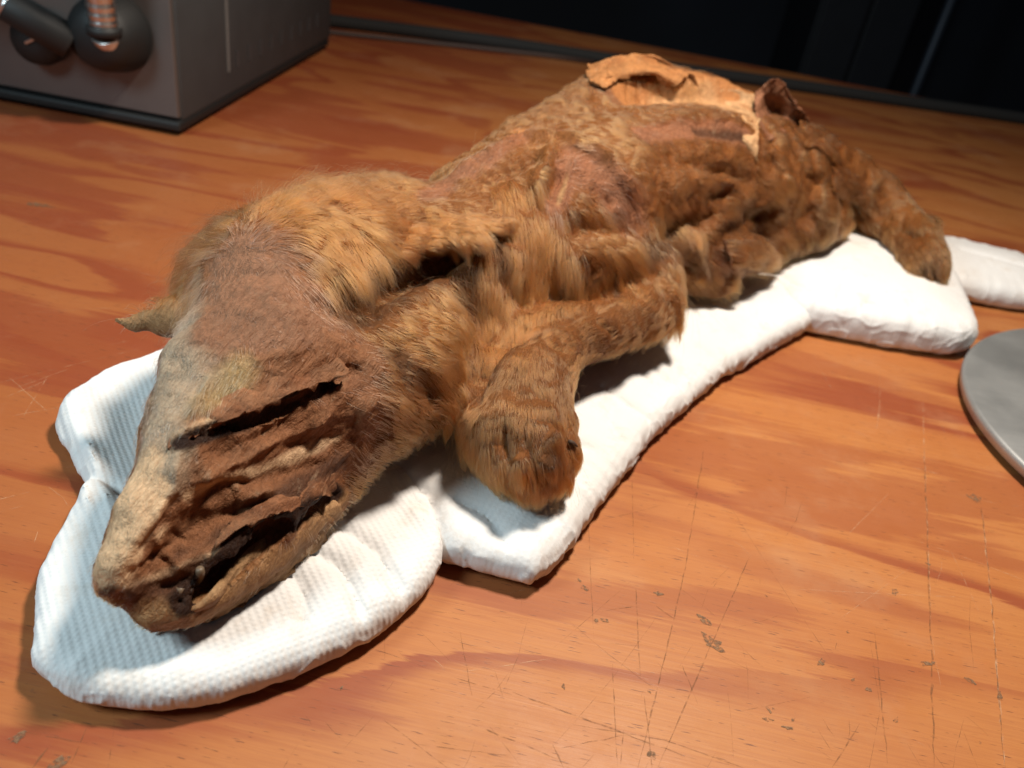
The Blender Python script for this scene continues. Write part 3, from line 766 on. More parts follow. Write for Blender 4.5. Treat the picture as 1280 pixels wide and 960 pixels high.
# hide and fur patches, some painted shade: colour, reach, softness, fur density, points
PATCHES = [
    ('gold', 22, 0.5, 1.0, [(-99.0, 252.8, 92.8), (-86.5, 256.0, 96.7), (-76.4, 267.9, 97.0), (-64.0, 274.7, 95.2), (-52.7, 291.1, 89.6), (-44.1, 295.4, 87.1), (-34.9, 296.0, 86.2)]),
    ('gold', 14, 0.5, 1.0, [(-62.1, 247.0, 90.7), (-58.6, 244.3, 87.5), (-55.4, 242.6, 83.8)]),
    ('gold', 16, 0.5, 1.0, [(-36.2, 302.5, 88.3), (-24.7, 309.9, 89.3), (-12.8, 318.5, 89.9), (-7.3, 307.8, 81.5), (-2.0, 302.7, 70.9)]),
    ('brown', 16, 0.5, 1.0, [(56.1, 326.5, 49.9), (41.1, 309.5, 52.0), (27.3, 292.7, 54.6), (16.3, 272.8, 57.2), (6.5, 255.6, 59.2)]),
    ('brown', 20, 0.5, 1.0, [(2.3, 243.5, 55.7), (3.8, 231.3, 52.4), (5.4, 223.6, 46.5), (10.4, 218.8, 42.8), (15.6, 217.1, 36.7)]),
    ('brown', 16, 0.5, 0.9, [(94.0, 402.8, 47.9), (112.9, 419.2, 48.9), (140.9, 462.6, 40.3), (157.2, 474.2, 41.1), (173.7, 485.0, 42.3)]),
    ('brown', 12, 0.5, 0.9, [(226.4, 511.7, 41.1), (229.3, 493.6, 38.6), (234.6, 481.4, 34.3)]),
    ('dark', 8, 0.7, 1.0, [(234.3, 480.7, 31.9), (237.2, 479.6, 29.0), (240.9, 480.1, 25.4)]),
    ('dark', 5, 0.7, 1.0, [(18.6, 223.3, 41.2), (18.5, 220.5, 38.6), (18.5, 219.0, 35.1)]),
    ('brown', 15, 0.5, 0.9, [(-49.5, 204.0, 61.2), (-43.6, 205.9, 56.7), (-37.7, 209.1, 51.0), (-32.9, 216.7, 51.4), (-27.8, 224.8, 51.7)]),
    ('leather', 9, 0.6, 0.35, [(-48.7, 209.5, 66.7), (-45.8, 206.4, 60.4), (-43.1, 204.6, 53.0), (-44.2, 202.5, 48.0), (-45.4, 200.6, 42.9)]),
    ('brown', 9, 0.6, 0.8, [(-42.2, 224.4, 67.8), (-37.9, 223.4, 64.7), (-33.7, 223.5, 60.9)]),
    ('grey', 10, 0.5, 0.35, [(-102.4, 215.0, 72.7), (-95.6, 195.0, 75.7), (-94.1, 186.6, 71.7), (-91.9, 178.5, 68.1), (-89.8, 170.8, 64.6), (-89.6, 165.7, 61.7), (-89.5, 161.0, 58.6)]),
    ('grey', 9, 0.5, 0.35, [(-85.1, 187.0, 73.4), (-84.5, 179.6, 68.9), (-83.9, 172.4, 64.7)]),
    ('pink', 17, 0.35, 0.1, [(-89.3, 226.3, 85.0), (-79.7, 217.2, 85.1), (-71.6, 211.2, 83.7), (-64.9, 209.3, 80.5), (-58.9, 209.5, 76.1)]),
    ('pink', 13, 0.4, 0.08, [(-85.0, 205.1, 81.6), (-77.1, 201.4, 79.8), (-70.1, 199.6, 76.9), (-62.2, 204.4, 75.6), (-54.5, 211.6, 73.0)]),
    ('leather', 8, 0.45, 0.03, [(-70.0, 192.5, 71.7), (-63.7, 197.9, 71.4), (-57.2, 204.3, 70.5), (-53.8, 209.3, 71.3), (-50.6, 216.0, 71.1)]),
    ('yellow', 5, 0.7, 0.45, [(-76.5, 191.2, 73.6), (-77.7, 187.6, 71.7), (-78.9, 184.1, 69.8), (-79.8, 180.5, 67.9), (-80.7, 177.0, 66.1)]),
    ('leather', 13, 0.4, 0.0, [(-77.8, 167.0, 57.8), (-72.0, 173.4, 58.2), (-66.2, 180.9, 58.0), (-60.0, 190.4, 56.6), (-52.9, 199.0, 56.4)]),
    ('leather', 13, 0.4, 0.0, [(-78.0, 158.4, 48.1), (-72.7, 164.2, 47.7), (-67.1, 169.9, 47.7), (-60.3, 180.3, 46.5), (-53.1, 191.9, 44.9)]),
    ('leather', 11, 0.4, 0.0, [(-82.4, 147.7, 41.2), (-75.9, 152.3, 41.2), (-69.6, 158.1, 40.0), (-61.9, 167.7, 40.3), (-54.1, 179.6, 39.2)]),
    ('grey', 6, 0.4, 0.1, [(-86.3, 167.4, 62.5), (-86.4, 163.6, 60.0), (-86.6, 159.9, 57.4)]),
    ('cream', 6, 0.35, 0.03, [(-92.7, 162.2, 58.3), (-92.5, 156.2, 55.1), (-92.4, 150.7, 51.7), (-92.9, 145.0, 48.1), (-94.0, 140.4, 43.5)]),
    ('cream', 3.6, 0.3, 0.0, [(-86.5, 158.6, 56.4), (-86.8, 153.7, 53.3), (-87.4, 149.3, 50.0), (-88.5, 145.0, 47.4), (-89.7, 141.1, 44.7), (-90.4, 139.6, 42.7), (-91.3, 138.5, 40.3)]),
    ('cream', 2.2, 0.5, 0.0, [(-82.5, 151.4, 46.9), (-79.7, 154.6, 47.2), (-77.0, 158.4, 46.9), (-73.5, 161.7, 46.1), (-69.8, 165.1, 45.4)]),
    ('cream', 2.0, 0.5, 0.0, [(-79.0, 161.3, 52.4), (-71.7, 167.9, 53.1), (-65.2, 177.6, 51.2), (-58.4, 189.2, 49.5), (-50.2, 198.9, 50.1)]),
    ('cream', 1.8, 0.5, 0.0, [(-85.3, 170.3, 64.0), (-79.6, 176.7, 65.4), (-73.7, 183.2, 66.8), (-66.9, 190.0, 67.6), (-60.1, 198.1, 67.6)]),
    ('cream', 2.0, 0.5, 0.0, [(-85.7, 140.6, 36.9), (-82.2, 146.2, 35.3), (-77.1, 149.4, 36.9), (-72.6, 151.9, 38.2), (-68.9, 156.1, 37.6)]),
    ('dleather', 4, 0.5, 0.0, [(-85.0, 140.8, 34.5), (-83.0, 143.1, 33.5), (-80.7, 144.9, 33.2), (-77.4, 148.3, 33.9), (-73.2, 150.4, 36.2)]),
    ('dleather', 2.6, 0.6, 0.0, [(-80.3, 150.3, 42.1), (-76.8, 153.4, 43.1), (-73.6, 157.6, 43.1), (-69.8, 161.8, 42.7), (-65.7, 165.9, 42.6)]),
    ('dleather', 3, 0.6, 0.0, [(-64.4, 168.5, 43.6), (-59.2, 176.9, 44.1), (-54.1, 187.2, 43.4), (-51.4, 192.5, 43.0), (-48.4, 197.4, 43.1)]),
    ('dleather', 1.3, 0.7, 0.0, [(-93.0, 137.7, 36.7), (-91.7, 137.7, 37.6), (-90.5, 137.9, 38.3)]),
    ('dleather', 1.5, 0.7, 0.0, [(-86.4, 139.6, 36.2), (-85.1, 141.2, 35.8), (-84.0, 143.1, 35.0)]),
    ('tan', 5, 0.4, 0.0, [(-81.6, 138.7, 27.6), (-75.6, 141.9, 27.6), (-70.3, 147.0, 25.4), (-66.1, 153.2, 25.3), (-61.7, 159.7, 25.3), (-57.7, 166.7, 26.5), (-53.8, 175.0, 26.8), (-50.3, 183.6, 28.1), (-46.6, 192.7, 29.5)]),
    ('mouth', 4.2, 0.25, 0.0, [(-75.9, 144.6, 30.4), (-73.8, 148.5, 31.3), (-71.1, 151.2, 33.8), (-68.5, 155.4, 35.9), (-66.0, 160.1, 37.8), (-62.6, 164.8, 38.2), (-59.1, 169.6, 38.6), (-53.4, 179.4, 36.9), (-47.9, 192.4, 32.8)]),
    ('tan', 7, 0.4, 0.0, [(-111.8, 225.3, 65.8), (-116.4, 226.4, 64.0), (-121.3, 228.0, 61.9), (-125.7, 227.2, 61.0), (-130.4, 226.9, 59.7)]),
    ('mouth', 2.6, 0.3, 0.0, [(-84.7, 168.7, 62.9), (-79.4, 174.3, 63.6), (-73.9, 179.9, 64.5), (-68.1, 186.3, 65.5), (-62.3, 193.8, 66.0), (-55.9, 202.2, 66.6), (-49.0, 210.6, 67.7)]),  # shade inside the eye slit, painted near black
    ('purple', 5, 0.5, 0.06, [(-46.6, 307.2, 89.6), (-40.2, 326.5, 89.4), (-32.0, 336.8, 93.1), (-25.1, 345.9, 96.6), (-18.3, 364.3, 97.4), (-10.3, 373.4, 99.3), (-2.0, 383.2, 101.0)]),
    ('orange', 4, 0.5, 0.06, [(-16.7, 386.9, 97.4), (-9.1, 382.3, 99.1), (-1.7, 376.5, 101.2)]),
    ('purple', 5, 0.5, 0.15, [(7.2, 347.7, 95.4), (5.9, 336.9, 91.7), (4.7, 327.6, 87.7)]),
    ('tan', 0.9, 0.6, 0.0, [(9.0, 358.4, 98.4), (8.1, 349.0, 95.6), (7.3, 340.6, 92.6), (6.6, 334.7, 90.3), (5.9, 329.2, 88.0)]),
    ('purple', 11, 0.6, 0.25, [(13.8, 355.3, 95.9), (20.1, 355.1, 93.1), (26.4, 356.2, 89.9), (31.8, 356.5, 85.6), (37.4, 357.8, 80.9)]),
    ('orange', 17, 0.3, 0.0, [(30.5, 476.2, 104.0), (48.2, 492.3, 103.2), (66.0, 501.0, 104.2), (84.1, 511.3, 101.9), (102.3, 518.5, 100.2)]),
    ('cream2', 11, 0.5, 0.0, [(57.8, 493.1, 97.5), (69.8, 500.5, 98.4), (82.1, 507.9, 99.3), (92.8, 499.3, 99.9), (105.8, 503.1, 97.7)]),
    ('orange', 10, 0.4, 0.0, [(27.8, 478.2, 106.1), (39.1, 491.9, 107.7), (50.3, 500.1, 110.7)]),
    ('leather', 6, 0.5, 0.0, [(18.9, 466.5, 105.9), (22.7, 462.8, 103.8), (26.4, 459.7, 101.6)]),
    ('purple', 6.5, 0.4, 0.05, [(39.6, 402.3, 101.7), (52.4, 417.9, 101.1), (65.9, 433.9, 100.6), (82.7, 449.7, 97.4), (100.4, 464.8, 94.5)]),
    ('dleather', 3, 0.6, 0.0, [(70.8, 436.1, 98.8), (84.6, 449.2, 96.0), (99.1, 462.5, 93.2)]),
    ('purple', 6, 0.4, 0.05, [(125.7, 533.1, 103.1), (132.6, 537.3, 99.6), (138.9, 538.7, 96.6)]),
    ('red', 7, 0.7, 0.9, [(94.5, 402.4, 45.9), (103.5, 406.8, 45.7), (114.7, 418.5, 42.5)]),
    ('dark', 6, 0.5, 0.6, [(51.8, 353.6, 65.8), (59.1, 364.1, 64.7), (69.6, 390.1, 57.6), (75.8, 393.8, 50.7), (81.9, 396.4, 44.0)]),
    ('dark', 4, 0.6, 0.2, [(-19.0, 273.4, 57.7), (-16.1, 260.8, 55.0), (-13.5, 251.9, 50.6)]),  # from here down: shade in creases and hollows, painted dark
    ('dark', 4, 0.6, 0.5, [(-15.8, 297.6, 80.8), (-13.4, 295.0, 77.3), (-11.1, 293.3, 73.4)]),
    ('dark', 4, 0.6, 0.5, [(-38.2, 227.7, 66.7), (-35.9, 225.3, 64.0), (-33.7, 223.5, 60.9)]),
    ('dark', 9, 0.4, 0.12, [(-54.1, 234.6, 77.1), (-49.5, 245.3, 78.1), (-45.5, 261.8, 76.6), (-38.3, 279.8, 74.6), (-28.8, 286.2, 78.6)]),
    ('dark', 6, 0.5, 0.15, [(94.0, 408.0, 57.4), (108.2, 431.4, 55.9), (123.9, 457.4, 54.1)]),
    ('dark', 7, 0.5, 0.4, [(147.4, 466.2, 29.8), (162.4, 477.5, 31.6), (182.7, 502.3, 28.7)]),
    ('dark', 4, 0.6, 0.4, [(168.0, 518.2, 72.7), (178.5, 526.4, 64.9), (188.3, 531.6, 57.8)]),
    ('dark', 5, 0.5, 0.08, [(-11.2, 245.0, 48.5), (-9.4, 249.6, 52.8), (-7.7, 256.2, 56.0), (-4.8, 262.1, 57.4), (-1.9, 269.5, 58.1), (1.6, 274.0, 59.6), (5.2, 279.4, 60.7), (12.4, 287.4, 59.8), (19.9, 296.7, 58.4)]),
]
# lie of the fur: points, hair length, lift
LIE = [
    ([(-93.8, 239.0, 90.9), (-87.8, 244.3, 94.7), (-82.9, 253.4, 96.9), (-76.2, 262.3, 96.9), (-69.3, 273.0, 96.4), (-58.4, 282.1, 93.2), (-47.4, 295.8, 88.1)], 11, 0.3),
    ([(-95.8, 244.5, 92.5), (-101.5, 243.3, 89.1), (-108.5, 245.2, 84.1), (-111.5, 243.1, 79.4), (-117.3, 246.5, 71.5), (-118.1, 242.4, 65.7), (-113.1, 226.7, 67.2)], 9, 0.5),
    ([(-67.4, 255.8, 94.6), (-61.8, 249.5, 91.1), (-56.8, 245.7, 86.5), (-55.6, 240.7, 82.9), (-54.7, 236.6, 78.9)], 13, 0.2),
    ([(-76.6, 242.2, 94.2), (-69.6, 240.7, 92.0), (-63.1, 240.8, 88.9), (-60.1, 239.8, 86.4), (-57.2, 239.3, 83.6)], 9, 0.2),
    ([(-54.6, 272.7, 90.2), (-46.0, 289.5, 85.8), (-34.9, 296.0, 86.2), (-26.0, 299.0, 86.3), (-17.2, 304.7, 85.3)], 8, 0.1),
    ([(-45.4, 237.0, 72.2), (-38.7, 238.3, 69.7), (-32.0, 239.9, 67.1), (-26.4, 241.5, 62.5), (-20.9, 246.8, 55.6)], 8, 0.25),
    ([(-51.4, 218.8, 72.2), (-44.1, 221.1, 67.9), (-36.5, 223.4, 63.5), (-30.0, 226.3, 58.3), (-23.6, 231.6, 51.4)], 8, 0.25),
    ([(-49.9, 205.2, 63.3), (-44.0, 206.9, 58.9), (-38.0, 209.8, 53.5), (-32.4, 215.9, 47.2), (-26.7, 225.0, 38.5)], 7, 0.3),
    ([(-50.5, 199.5, 52.1), (-46.8, 200.5, 47.4), (-43.3, 202.5, 41.8), (-40.2, 206.4, 38.7), (-37.3, 212.1, 34.0)], 5, 0.35),
    ([(-26.5, 293.5, 83.8), (-22.7, 285.1, 75.0), (-19.3, 280.7, 64.1), (-15.7, 275.2, 53.9), (-11.5, 254.3, 52.9)], 11, 0.12),
    ([(-18.1, 331.0, 94.8), (-13.7, 313.7, 88.2), (-9.8, 302.7, 79.7), (-9.4, 294.0, 71.7), (-9.0, 287.7, 62.7)], 11, 0.1),
    ([(4.7, 320.6, 82.0), (5.6, 314.0, 74.3), (6.5, 309.8, 65.6), (5.1, 304.6, 59.6), (3.6, 297.5, 54.7)], 13, 0.12),
    ([(2.2, 371.8, 101.4), (18.8, 372.9, 100.3), (36.1, 380.7, 97.3), (57.7, 396.9, 90.2), (82.6, 420.9, 80.4)], 9, 0.08),
    ([(21.6, 334.0, 79.8), (28.1, 333.9, 73.7), (34.7, 334.7, 67.1), (39.4, 335.7, 61.7), (44.3, 337.2, 56.1)], 13, 0.12),
    ([(44.5, 358.6, 74.1), (49.5, 353.5, 67.4), (54.7, 349.1, 60.4), (59.4, 346.5, 55.5), (63.7, 341.4, 51.8)], 12, 0.12),
    ([(79.3, 406.4, 72.2), (92.9, 418.8, 65.7), (111.7, 449.2, 52.7), (120.8, 456.5, 49.0), (129.5, 461.8, 46.1)], 9, 0.09),
    ([(61.6, 339.7, 52.2), (57.9, 330.0, 50.4), (54.6, 322.0, 48.0), (44.1, 310.4, 50.2), (34.3, 300.0, 52.0), (22.6, 284.1, 54.8), (11.8, 267.4, 58.6)], 6, 0.08),
    ([(-1.1, 259.1, 59.0), (-2.8, 243.7, 54.5), (-4.5, 230.6, 49.4), (1.2, 221.1, 42.4), (6.9, 214.6, 33.3)], 6.5, 0.1),
    ([(12.3, 260.0, 57.8), (13.9, 245.6, 53.4), (15.4, 232.8, 48.8), (18.7, 229.4, 42.6), (22.1, 226.1, 36.2)], 5.5, 0.08),
    ([(5.0, 244.0, 56.0), (5.8, 231.8, 52.5), (6.7, 223.9, 46.6), (10.7, 218.0, 41.8), (14.8, 216.0, 33.9)], 6.5, 0.1),
    ([(129.9, 482.2, 84.5), (152.3, 496.3, 75.7), (181.8, 527.7, 61.6), (216.4, 533.3, 43.0), (230.9, 492.1, 39.5)], 8, 0.1),
    ([(121.0, 459.6, 71.7), (133.0, 464.3, 65.2), (148.4, 478.6, 55.4), (163.6, 481.3, 54.6), (191.0, 516.7, 43.4)], 8, 0.1),
    ([(144.8, 477.0, 65.1), (152.6, 477.0, 49.2), (160.1, 475.3, 33.4)], 8, 0.12),
    ([(74.0, 393.1, 57.2), (89.0, 400.9, 50.1), (104.2, 406.7, 43.5), (115.7, 419.4, 39.9), (128.3, 434.4, 35.5)], 10, 0.12),
    ([(-95.6, 207.3, 78.3), (-93.3, 193.3, 75.9), (-93.1, 184.2, 70.8), (-91.7, 175.3, 66.3), (-90.4, 166.7, 62.1)], 2.2, 0.25),
    ([(-78.5, 193.8, 75.9), (-79.5, 188.5, 72.9), (-80.4, 183.4, 70.0), (-80.8, 178.5, 67.1), (-81.3, 173.7, 64.3)], 5, 0.3),
    ([(-90.9, 230.8, 86.7), (-81.2, 218.1, 85.1), (-72.7, 207.3, 82.9), (-65.5, 207.3, 80.2), (-58.9, 209.5, 76.1)], 1.8, 0.2),
    ([(-79.4, 162.6, 54.1), (-82.3, 153.8, 49.8), (-85.4, 146.0, 45.1), (-87.8, 142.1, 44.2), (-90.7, 139.3, 42.0)], 1.5, 0.3),
    ([(-37.2, 308.5, 89.1), (-27.3, 326.1, 93.1), (-16.4, 343.4, 97.9), (-7.8, 362.0, 99.8), (1.6, 382.6, 101.8)], 7, 0.1),
]
# folds: height, width, points
FOLDS = [
    (2.6, 2.2, [(-84.3, 189.1, 74.4), (-84.5, 183.1, 71.0), (-84.8, 177.4, 67.7), (-84.9, 172.5, 65.1), (-85.0, 167.8, 62.5)]),
    (3.0, 2.0, [(-85.0, 167.8, 62.5), (-84.1, 163.4, 59.0), (-83.5, 159.4, 55.2), (-84.7, 153.8, 52.1), (-86.0, 148.8, 48.5), (-87.4, 144.2, 45.9), (-89.0, 140.1, 42.7)]),
    (-3.5, 6.5, [(-76.9, 167.5, 57.6), (-72.2, 172.7, 58.1), (-67.7, 178.7, 57.9), (-62.4, 186.9, 58.0), (-56.9, 195.8, 57.9)]),
    (-4.5, 6, [(-81.1, 149.8, 42.4), (-77.6, 154.3, 44.7), (-74.5, 160.2, 45.8), (-69.0, 165.9, 45.6), (-63.4, 172.1, 45.2)]),
    (-2.5, 4, [(-85.4, 142.6, 39.9), (-83.0, 146.6, 40.7), (-80.3, 150.3, 42.1)]),
    (3.6, 2.0, [(-80.5, 159.9, 52.7), (-75.2, 166.3, 54.8), (-70.0, 173.6, 56.2), (-64.3, 182.9, 56.5), (-58.3, 193.3, 56.4), (-54.3, 198.8, 58.6), (-50.0, 203.7, 61.3)]),
    (-3.0, 2.2, [(-78.8, 159.7, 50.5), (-74.0, 164.9, 50.8), (-68.9, 170.2, 51.2), (-64.6, 176.6, 49.5), (-60.1, 183.2, 47.8), (-55.9, 189.1, 46.4), (-51.5, 194.8, 45.4)]),
    (2.2, 1.6, [(-78.5, 156.4, 47.4), (-74.5, 161.5, 47.1), (-70.2, 166.2, 47.3), (-66.8, 170.0, 47.4), (-63.5, 174.6, 47.0), (-59.5, 180.6, 45.8), (-55.3, 187.0, 44.6)]),
    (-2.2, 1.4, [(-75.4, 156.9, 44.5), (-71.9, 161.7, 44.4), (-68.0, 166.1, 44.9), (-64.0, 170.5, 44.6), (-59.9, 175.4, 44.1)]),
    (2.2, 1.6, [(-89.7, 142.8, 46.4), (-88.8, 145.7, 48.1), (-87.9, 148.7, 49.8), (-86.7, 151.5, 51.5), (-85.5, 154.4, 53.1), (-84.4, 157.6, 54.4), (-83.2, 160.7, 55.9)]),
    (-2.6, 1.6, [(-87.8, 142.1, 44.2), (-86.5, 145.3, 46.0), (-85.4, 148.7, 47.6), (-84.1, 151.8, 49.5), (-82.8, 155.1, 51.3), (-82.0, 157.8, 52.2), (-81.0, 160.2, 53.5)]),
    (2.4, 1.1, [(-81.5, 151.9, 46.3), (-79.8, 154.7, 47.5), (-78.3, 158.0, 48.1), (-74.6, 161.6, 47.4), (-70.8, 165.3, 46.8)]),
    (-2.2, 1.6, [(-88.1, 139.9, 41.1), (-86.5, 142.1, 41.9), (-84.9, 144.4, 42.5), (-83.4, 146.8, 42.3), (-81.8, 149.0, 42.4), (-79.6, 151.3, 42.8), (-77.2, 153.3, 43.4)]),
    (1.8, 1.3, [(-85.5, 141.0, 37.1), (-83.1, 145.3, 36.3), (-79.9, 148.4, 36.9), (-76.4, 150.6, 39.2), (-73.3, 153.7, 40.4)]),
    (-1.6, 1.2, [(-83.0, 143.0, 33.5), (-80.4, 146.2, 33.7), (-77.4, 148.7, 34.8), (-74.6, 150.1, 36.8), (-72.1, 152.2, 38.0)]),
    (1.6, 1.6, [(-70.4, 157.5, 40.4), (-68.5, 161.2, 41.2), (-66.5, 164.8, 42.3), (-61.9, 169.4, 41.8), (-57.2, 174.5, 41.2), (-53.1, 182.5, 39.2), (-49.0, 192.2, 36.0)]),
    (1.4, 1.6, [(-86.8, 168.8, 63.5), (-80.8, 175.0, 64.8), (-74.5, 181.6, 66.1), (-68.6, 188.0, 67.3), (-62.8, 195.2, 68.0), (-56.7, 203.0, 68.4), (-50.2, 211.0, 68.9)]),
    (1.2, 1.4, [(-74.5, 176.0, 61.9), (-71.2, 179.1, 62.0), (-67.9, 182.6, 61.9), (-65.7, 185.1, 61.6), (-63.5, 187.9, 61.3)]),
    (-1.0, 1.2, [(-71.4, 176.4, 60.0), (-67.8, 180.6, 59.9), (-64.2, 185.3, 59.5)]),
    (-1.0, 2.0, [(-87.4, 175.6, 67.1), (-86.4, 180.1, 69.5), (-85.4, 184.8, 72.1), (-85.3, 188.1, 74.0), (-85.2, 191.5, 75.9)]),
    (-1.0, 1.5, [(-69.2, 190.0, 69.3), (-63.1, 196.2, 69.3), (-56.9, 203.2, 69.0)]),
    (0.9, 1.5, [(-76.2, 190.5, 73.0), (-71.2, 195.9, 74.8), (-66.1, 201.7, 76.4), (-58.5, 208.4, 75.4), (-51.4, 218.8, 72.2)]),
    (-1.2, 1.6, [(-63.6, 183.3, 55.4), (-60.1, 188.9, 53.6), (-56.4, 194.3, 52.2), (-52.5, 197.8, 51.7), (-48.3, 200.7, 51.6)]),
    (1.2, 1.6, [(-52.6, 190.3, 43.2), (-50.2, 194.9, 43.2), (-47.5, 198.7, 43.9), (-46.2, 200.7, 46.6), (-44.9, 202.4, 49.6)]),
    (-3.5, 3, [(-31.4, 225.8, 59.9), (-27.4, 227.0, 54.4), (-23.5, 230.0, 47.5)]),
    (-3, 3, [(-40.8, 229.8, 68.6), (-37.5, 224.8, 65.1), (-34.6, 221.5, 60.4)]),
    (-3, 2.5, [(-49.1, 240.5, 75.7), (-50.2, 234.4, 74.1), (-51.1, 227.7, 73.1)]),
    (2.5, 3, [(-46.7, 203.4, 56.2), (-40.5, 208.8, 56.8), (-34.5, 216.8, 55.8)]),
    (-5, 5, [(-25.2, 280.9, 69.7), (-22.2, 278.2, 63.1), (-19.0, 273.4, 57.7), (-16.6, 258.1, 54.8), (-14.6, 249.3, 48.5)]),
    (-3, 4.5, [(-12.0, 293.6, 74.8), (-7.2, 292.6, 66.7), (-2.4, 292.8, 57.8), (0.8, 288.0, 58.2), (3.9, 279.9, 60.5)]),
    (1.5, 5, [(-17.9, 285.8, 72.2), (-13.9, 283.8, 63.7), (-9.8, 282.2, 54.8)]),
    (-6, 4, [(-1.7, 252.0, 58.0), (1.4, 264.5, 59.3), (4.7, 278.2, 60.5), (12.1, 284.8, 60.2), (20.0, 294.9, 58.2), (30.3, 313.9, 55.2), (41.1, 331.0, 53.7)]),
    (6, 3.5, [(-40.8, 330.9, 89.0), (-33.9, 338.3, 92.4), (-26.7, 345.4, 96.1), (-21.1, 356.5, 97.2), (-15.2, 368.9, 98.1), (-7.0, 370.5, 100.1), (1.3, 374.6, 101.5)]),
    (-6, 4.5, [(-29.4, 318.9, 91.5), (-22.7, 328.7, 94.0), (-15.7, 337.9, 97.0), (-9.9, 347.0, 98.3), (-3.8, 356.6, 99.5)]),
    (5, 3.2, [(-1.3, 370.9, 101.0), (-2.5, 353.5, 98.9), (-3.5, 339.9, 96.1), (-4.9, 331.3, 93.6), (-6.2, 324.6, 90.6)]),
    (3, 1.6, [(9.4, 362.3, 99.4), (8.4, 350.1, 95.9), (7.4, 339.8, 92.2), (6.6, 333.4, 89.7), (5.8, 327.7, 87.1)]),
    (-4, 4, [(4.2, 348.2, 96.5), (3.1, 335.9, 92.6), (2.0, 326.1, 88.1)]),
    (5, 4, [(1.3, 374.6, 101.5), (10.2, 369.6, 100.9), (19.1, 368.9, 99.0), (30.7, 363.2, 91.4), (43.1, 365.1, 81.0)]),
    (-2.5, 5, [(17.6, 347.3, 90.3), (24.4, 349.7, 87.1), (31.4, 353.1, 83.4)]),
    (4, 6, [(49.9, 380.0, 86.6), (63.1, 396.5, 84.2), (77.5, 414.4, 81.7), (91.0, 429.6, 76.7), (105.7, 446.4, 71.3)]),
    (-5, 5, [(8.5, 321.0, 79.7), (18.5, 328.6, 78.8), (29.2, 339.7, 76.7), (38.6, 350.5, 74.8), (48.7, 362.8, 72.5)]),
    (-2, 3.5, [(17.2, 318.7, 69.1), (21.2, 319.5, 64.5), (25.3, 321.8, 59.1)]),
    (-2, 3.5, [(46.0, 346.1, 65.7), (51.2, 346.3, 60.9), (56.2, 345.7, 56.3)]),
    (-5, 4, [(62.1, 404.0, 90.6), (74.2, 415.9, 86.8), (87.2, 429.6, 82.6), (101.2, 444.7, 77.8), (115.5, 457.5, 73.8)]),
    (-4, 3.5, [(74.1, 402.4, 74.9), (83.8, 415.3, 74.0), (94.7, 431.8, 72.3)]),
    (2, 7, [(-9.8, 302.7, 79.7), (-8.4, 297.5, 73.7), (-7.1, 293.3, 67.3)]),
    (2, 6, [(9.7, 316.8, 73.9), (16.6, 317.9, 68.4), (23.7, 320.8, 61.9)]),
    (2, 5, [(-46.6, 292.4, 87.0), (-42.6, 295.5, 86.9), (-38.4, 297.8, 87.1)]),
    (-7, 5, [(53.5, 360.0, 67.4), (63.5, 384.5, 64.0), (71.6, 394.3, 66.6), (81.6, 404.3, 66.6), (92.9, 418.3, 65.4)]),
    (-5, 4, [(91.5, 406.8, 58.3), (103.9, 422.2, 58.5), (122.0, 456.6, 52.6), (126.9, 458.9, 56.3), (132.2, 462.3, 59.5)]),
    (3, 4, [(89.8, 419.3, 69.3), (104.7, 442.9, 65.5), (117.7, 455.3, 65.7)]),
    (-2, 3, [(99.0, 402.5, 37.6), (107.5, 408.7, 37.0), (119.3, 426.3, 31.6), (123.7, 427.4, 35.9), (131.2, 439.0, 35.9)]),
    (-1, 3, [(76.0, 394.0, 52.9), (81.0, 396.2, 45.0), (85.7, 396.6, 37.8)]),
    (-7, 4, [(134.9, 502.4, 87.9), (141.7, 493.1, 81.6), (150.4, 490.8, 73.5), (161.5, 496.3, 68.0), (181.4, 526.7, 55.0)]),
    (-6, 3.5, [(192.7, 534.2, 53.3), (200.6, 539.1, 42.6), (207.5, 540.6, 32.5)]),
    (-3, 4, [(151.1, 481.0, 56.0), (158.3, 477.8, 49.2), (167.2, 479.6, 40.7)]),
    (3, 3, [(156.3, 493.1, 68.9), (159.5, 484.6, 61.4), (164.2, 480.7, 52.5)]),
    (-2, 3, [(213.7, 540.5, 54.9), (218.2, 533.8, 46.7), (221.6, 524.6, 39.3)]),
    (-3, 2.6, [(227.8, 530.6, 49.1), (224.6, 519.6, 42.5), (223.8, 514.2, 34.1)]),
    (-6, 2.6, [(175.4, 531.7, 74.8), (184.4, 533.0, 67.7), (194.6, 536.8, 59.8)]),
    (-5, 3, [(192.7, 534.2, 53.3), (193.6, 521.8, 44.0), (210.0, 550.5, 20.8)]),
    (-4, 2.2, [(213.2, 543.1, 58.2), (215.9, 540.4, 54.8), (218.3, 537.0, 51.5)]),
    (3, 3, [(160.4, 533.1, 81.9), (165.7, 527.8, 78.1), (172.2, 526.7, 73.3)]),
    (-4, 2.5, [(150.9, 514.2, 83.4), (152.5, 502.5, 78.7), (155.7, 496.4, 72.6)]),
    (-3, 3, [(118.4, 471.4, 85.8), (125.7, 469.1, 79.8), (133.7, 469.5, 72.9)]),
    (3, 4, [(204.7, 543.8, 60.2), (209.0, 539.1, 52.6), (213.6, 535.3, 44.7)]),
    (-4, 1.8, [(235.1, 488.5, 40.8), (237.2, 480.9, 34.5), (242.9, 480.6, 25.6)]),
    (-4, 1.8, [(229.0, 486.7, 35.1), (232.3, 481.3, 29.1), (238.8, 482.6, 20.5)]),
    (-4, 2.5, [(225.1, 516.5, 41.6), (227.1, 511.4, 42.2), (229.1, 506.4, 42.7), (232.7, 504.5, 44.7), (237.2, 504.5, 46.1)]),
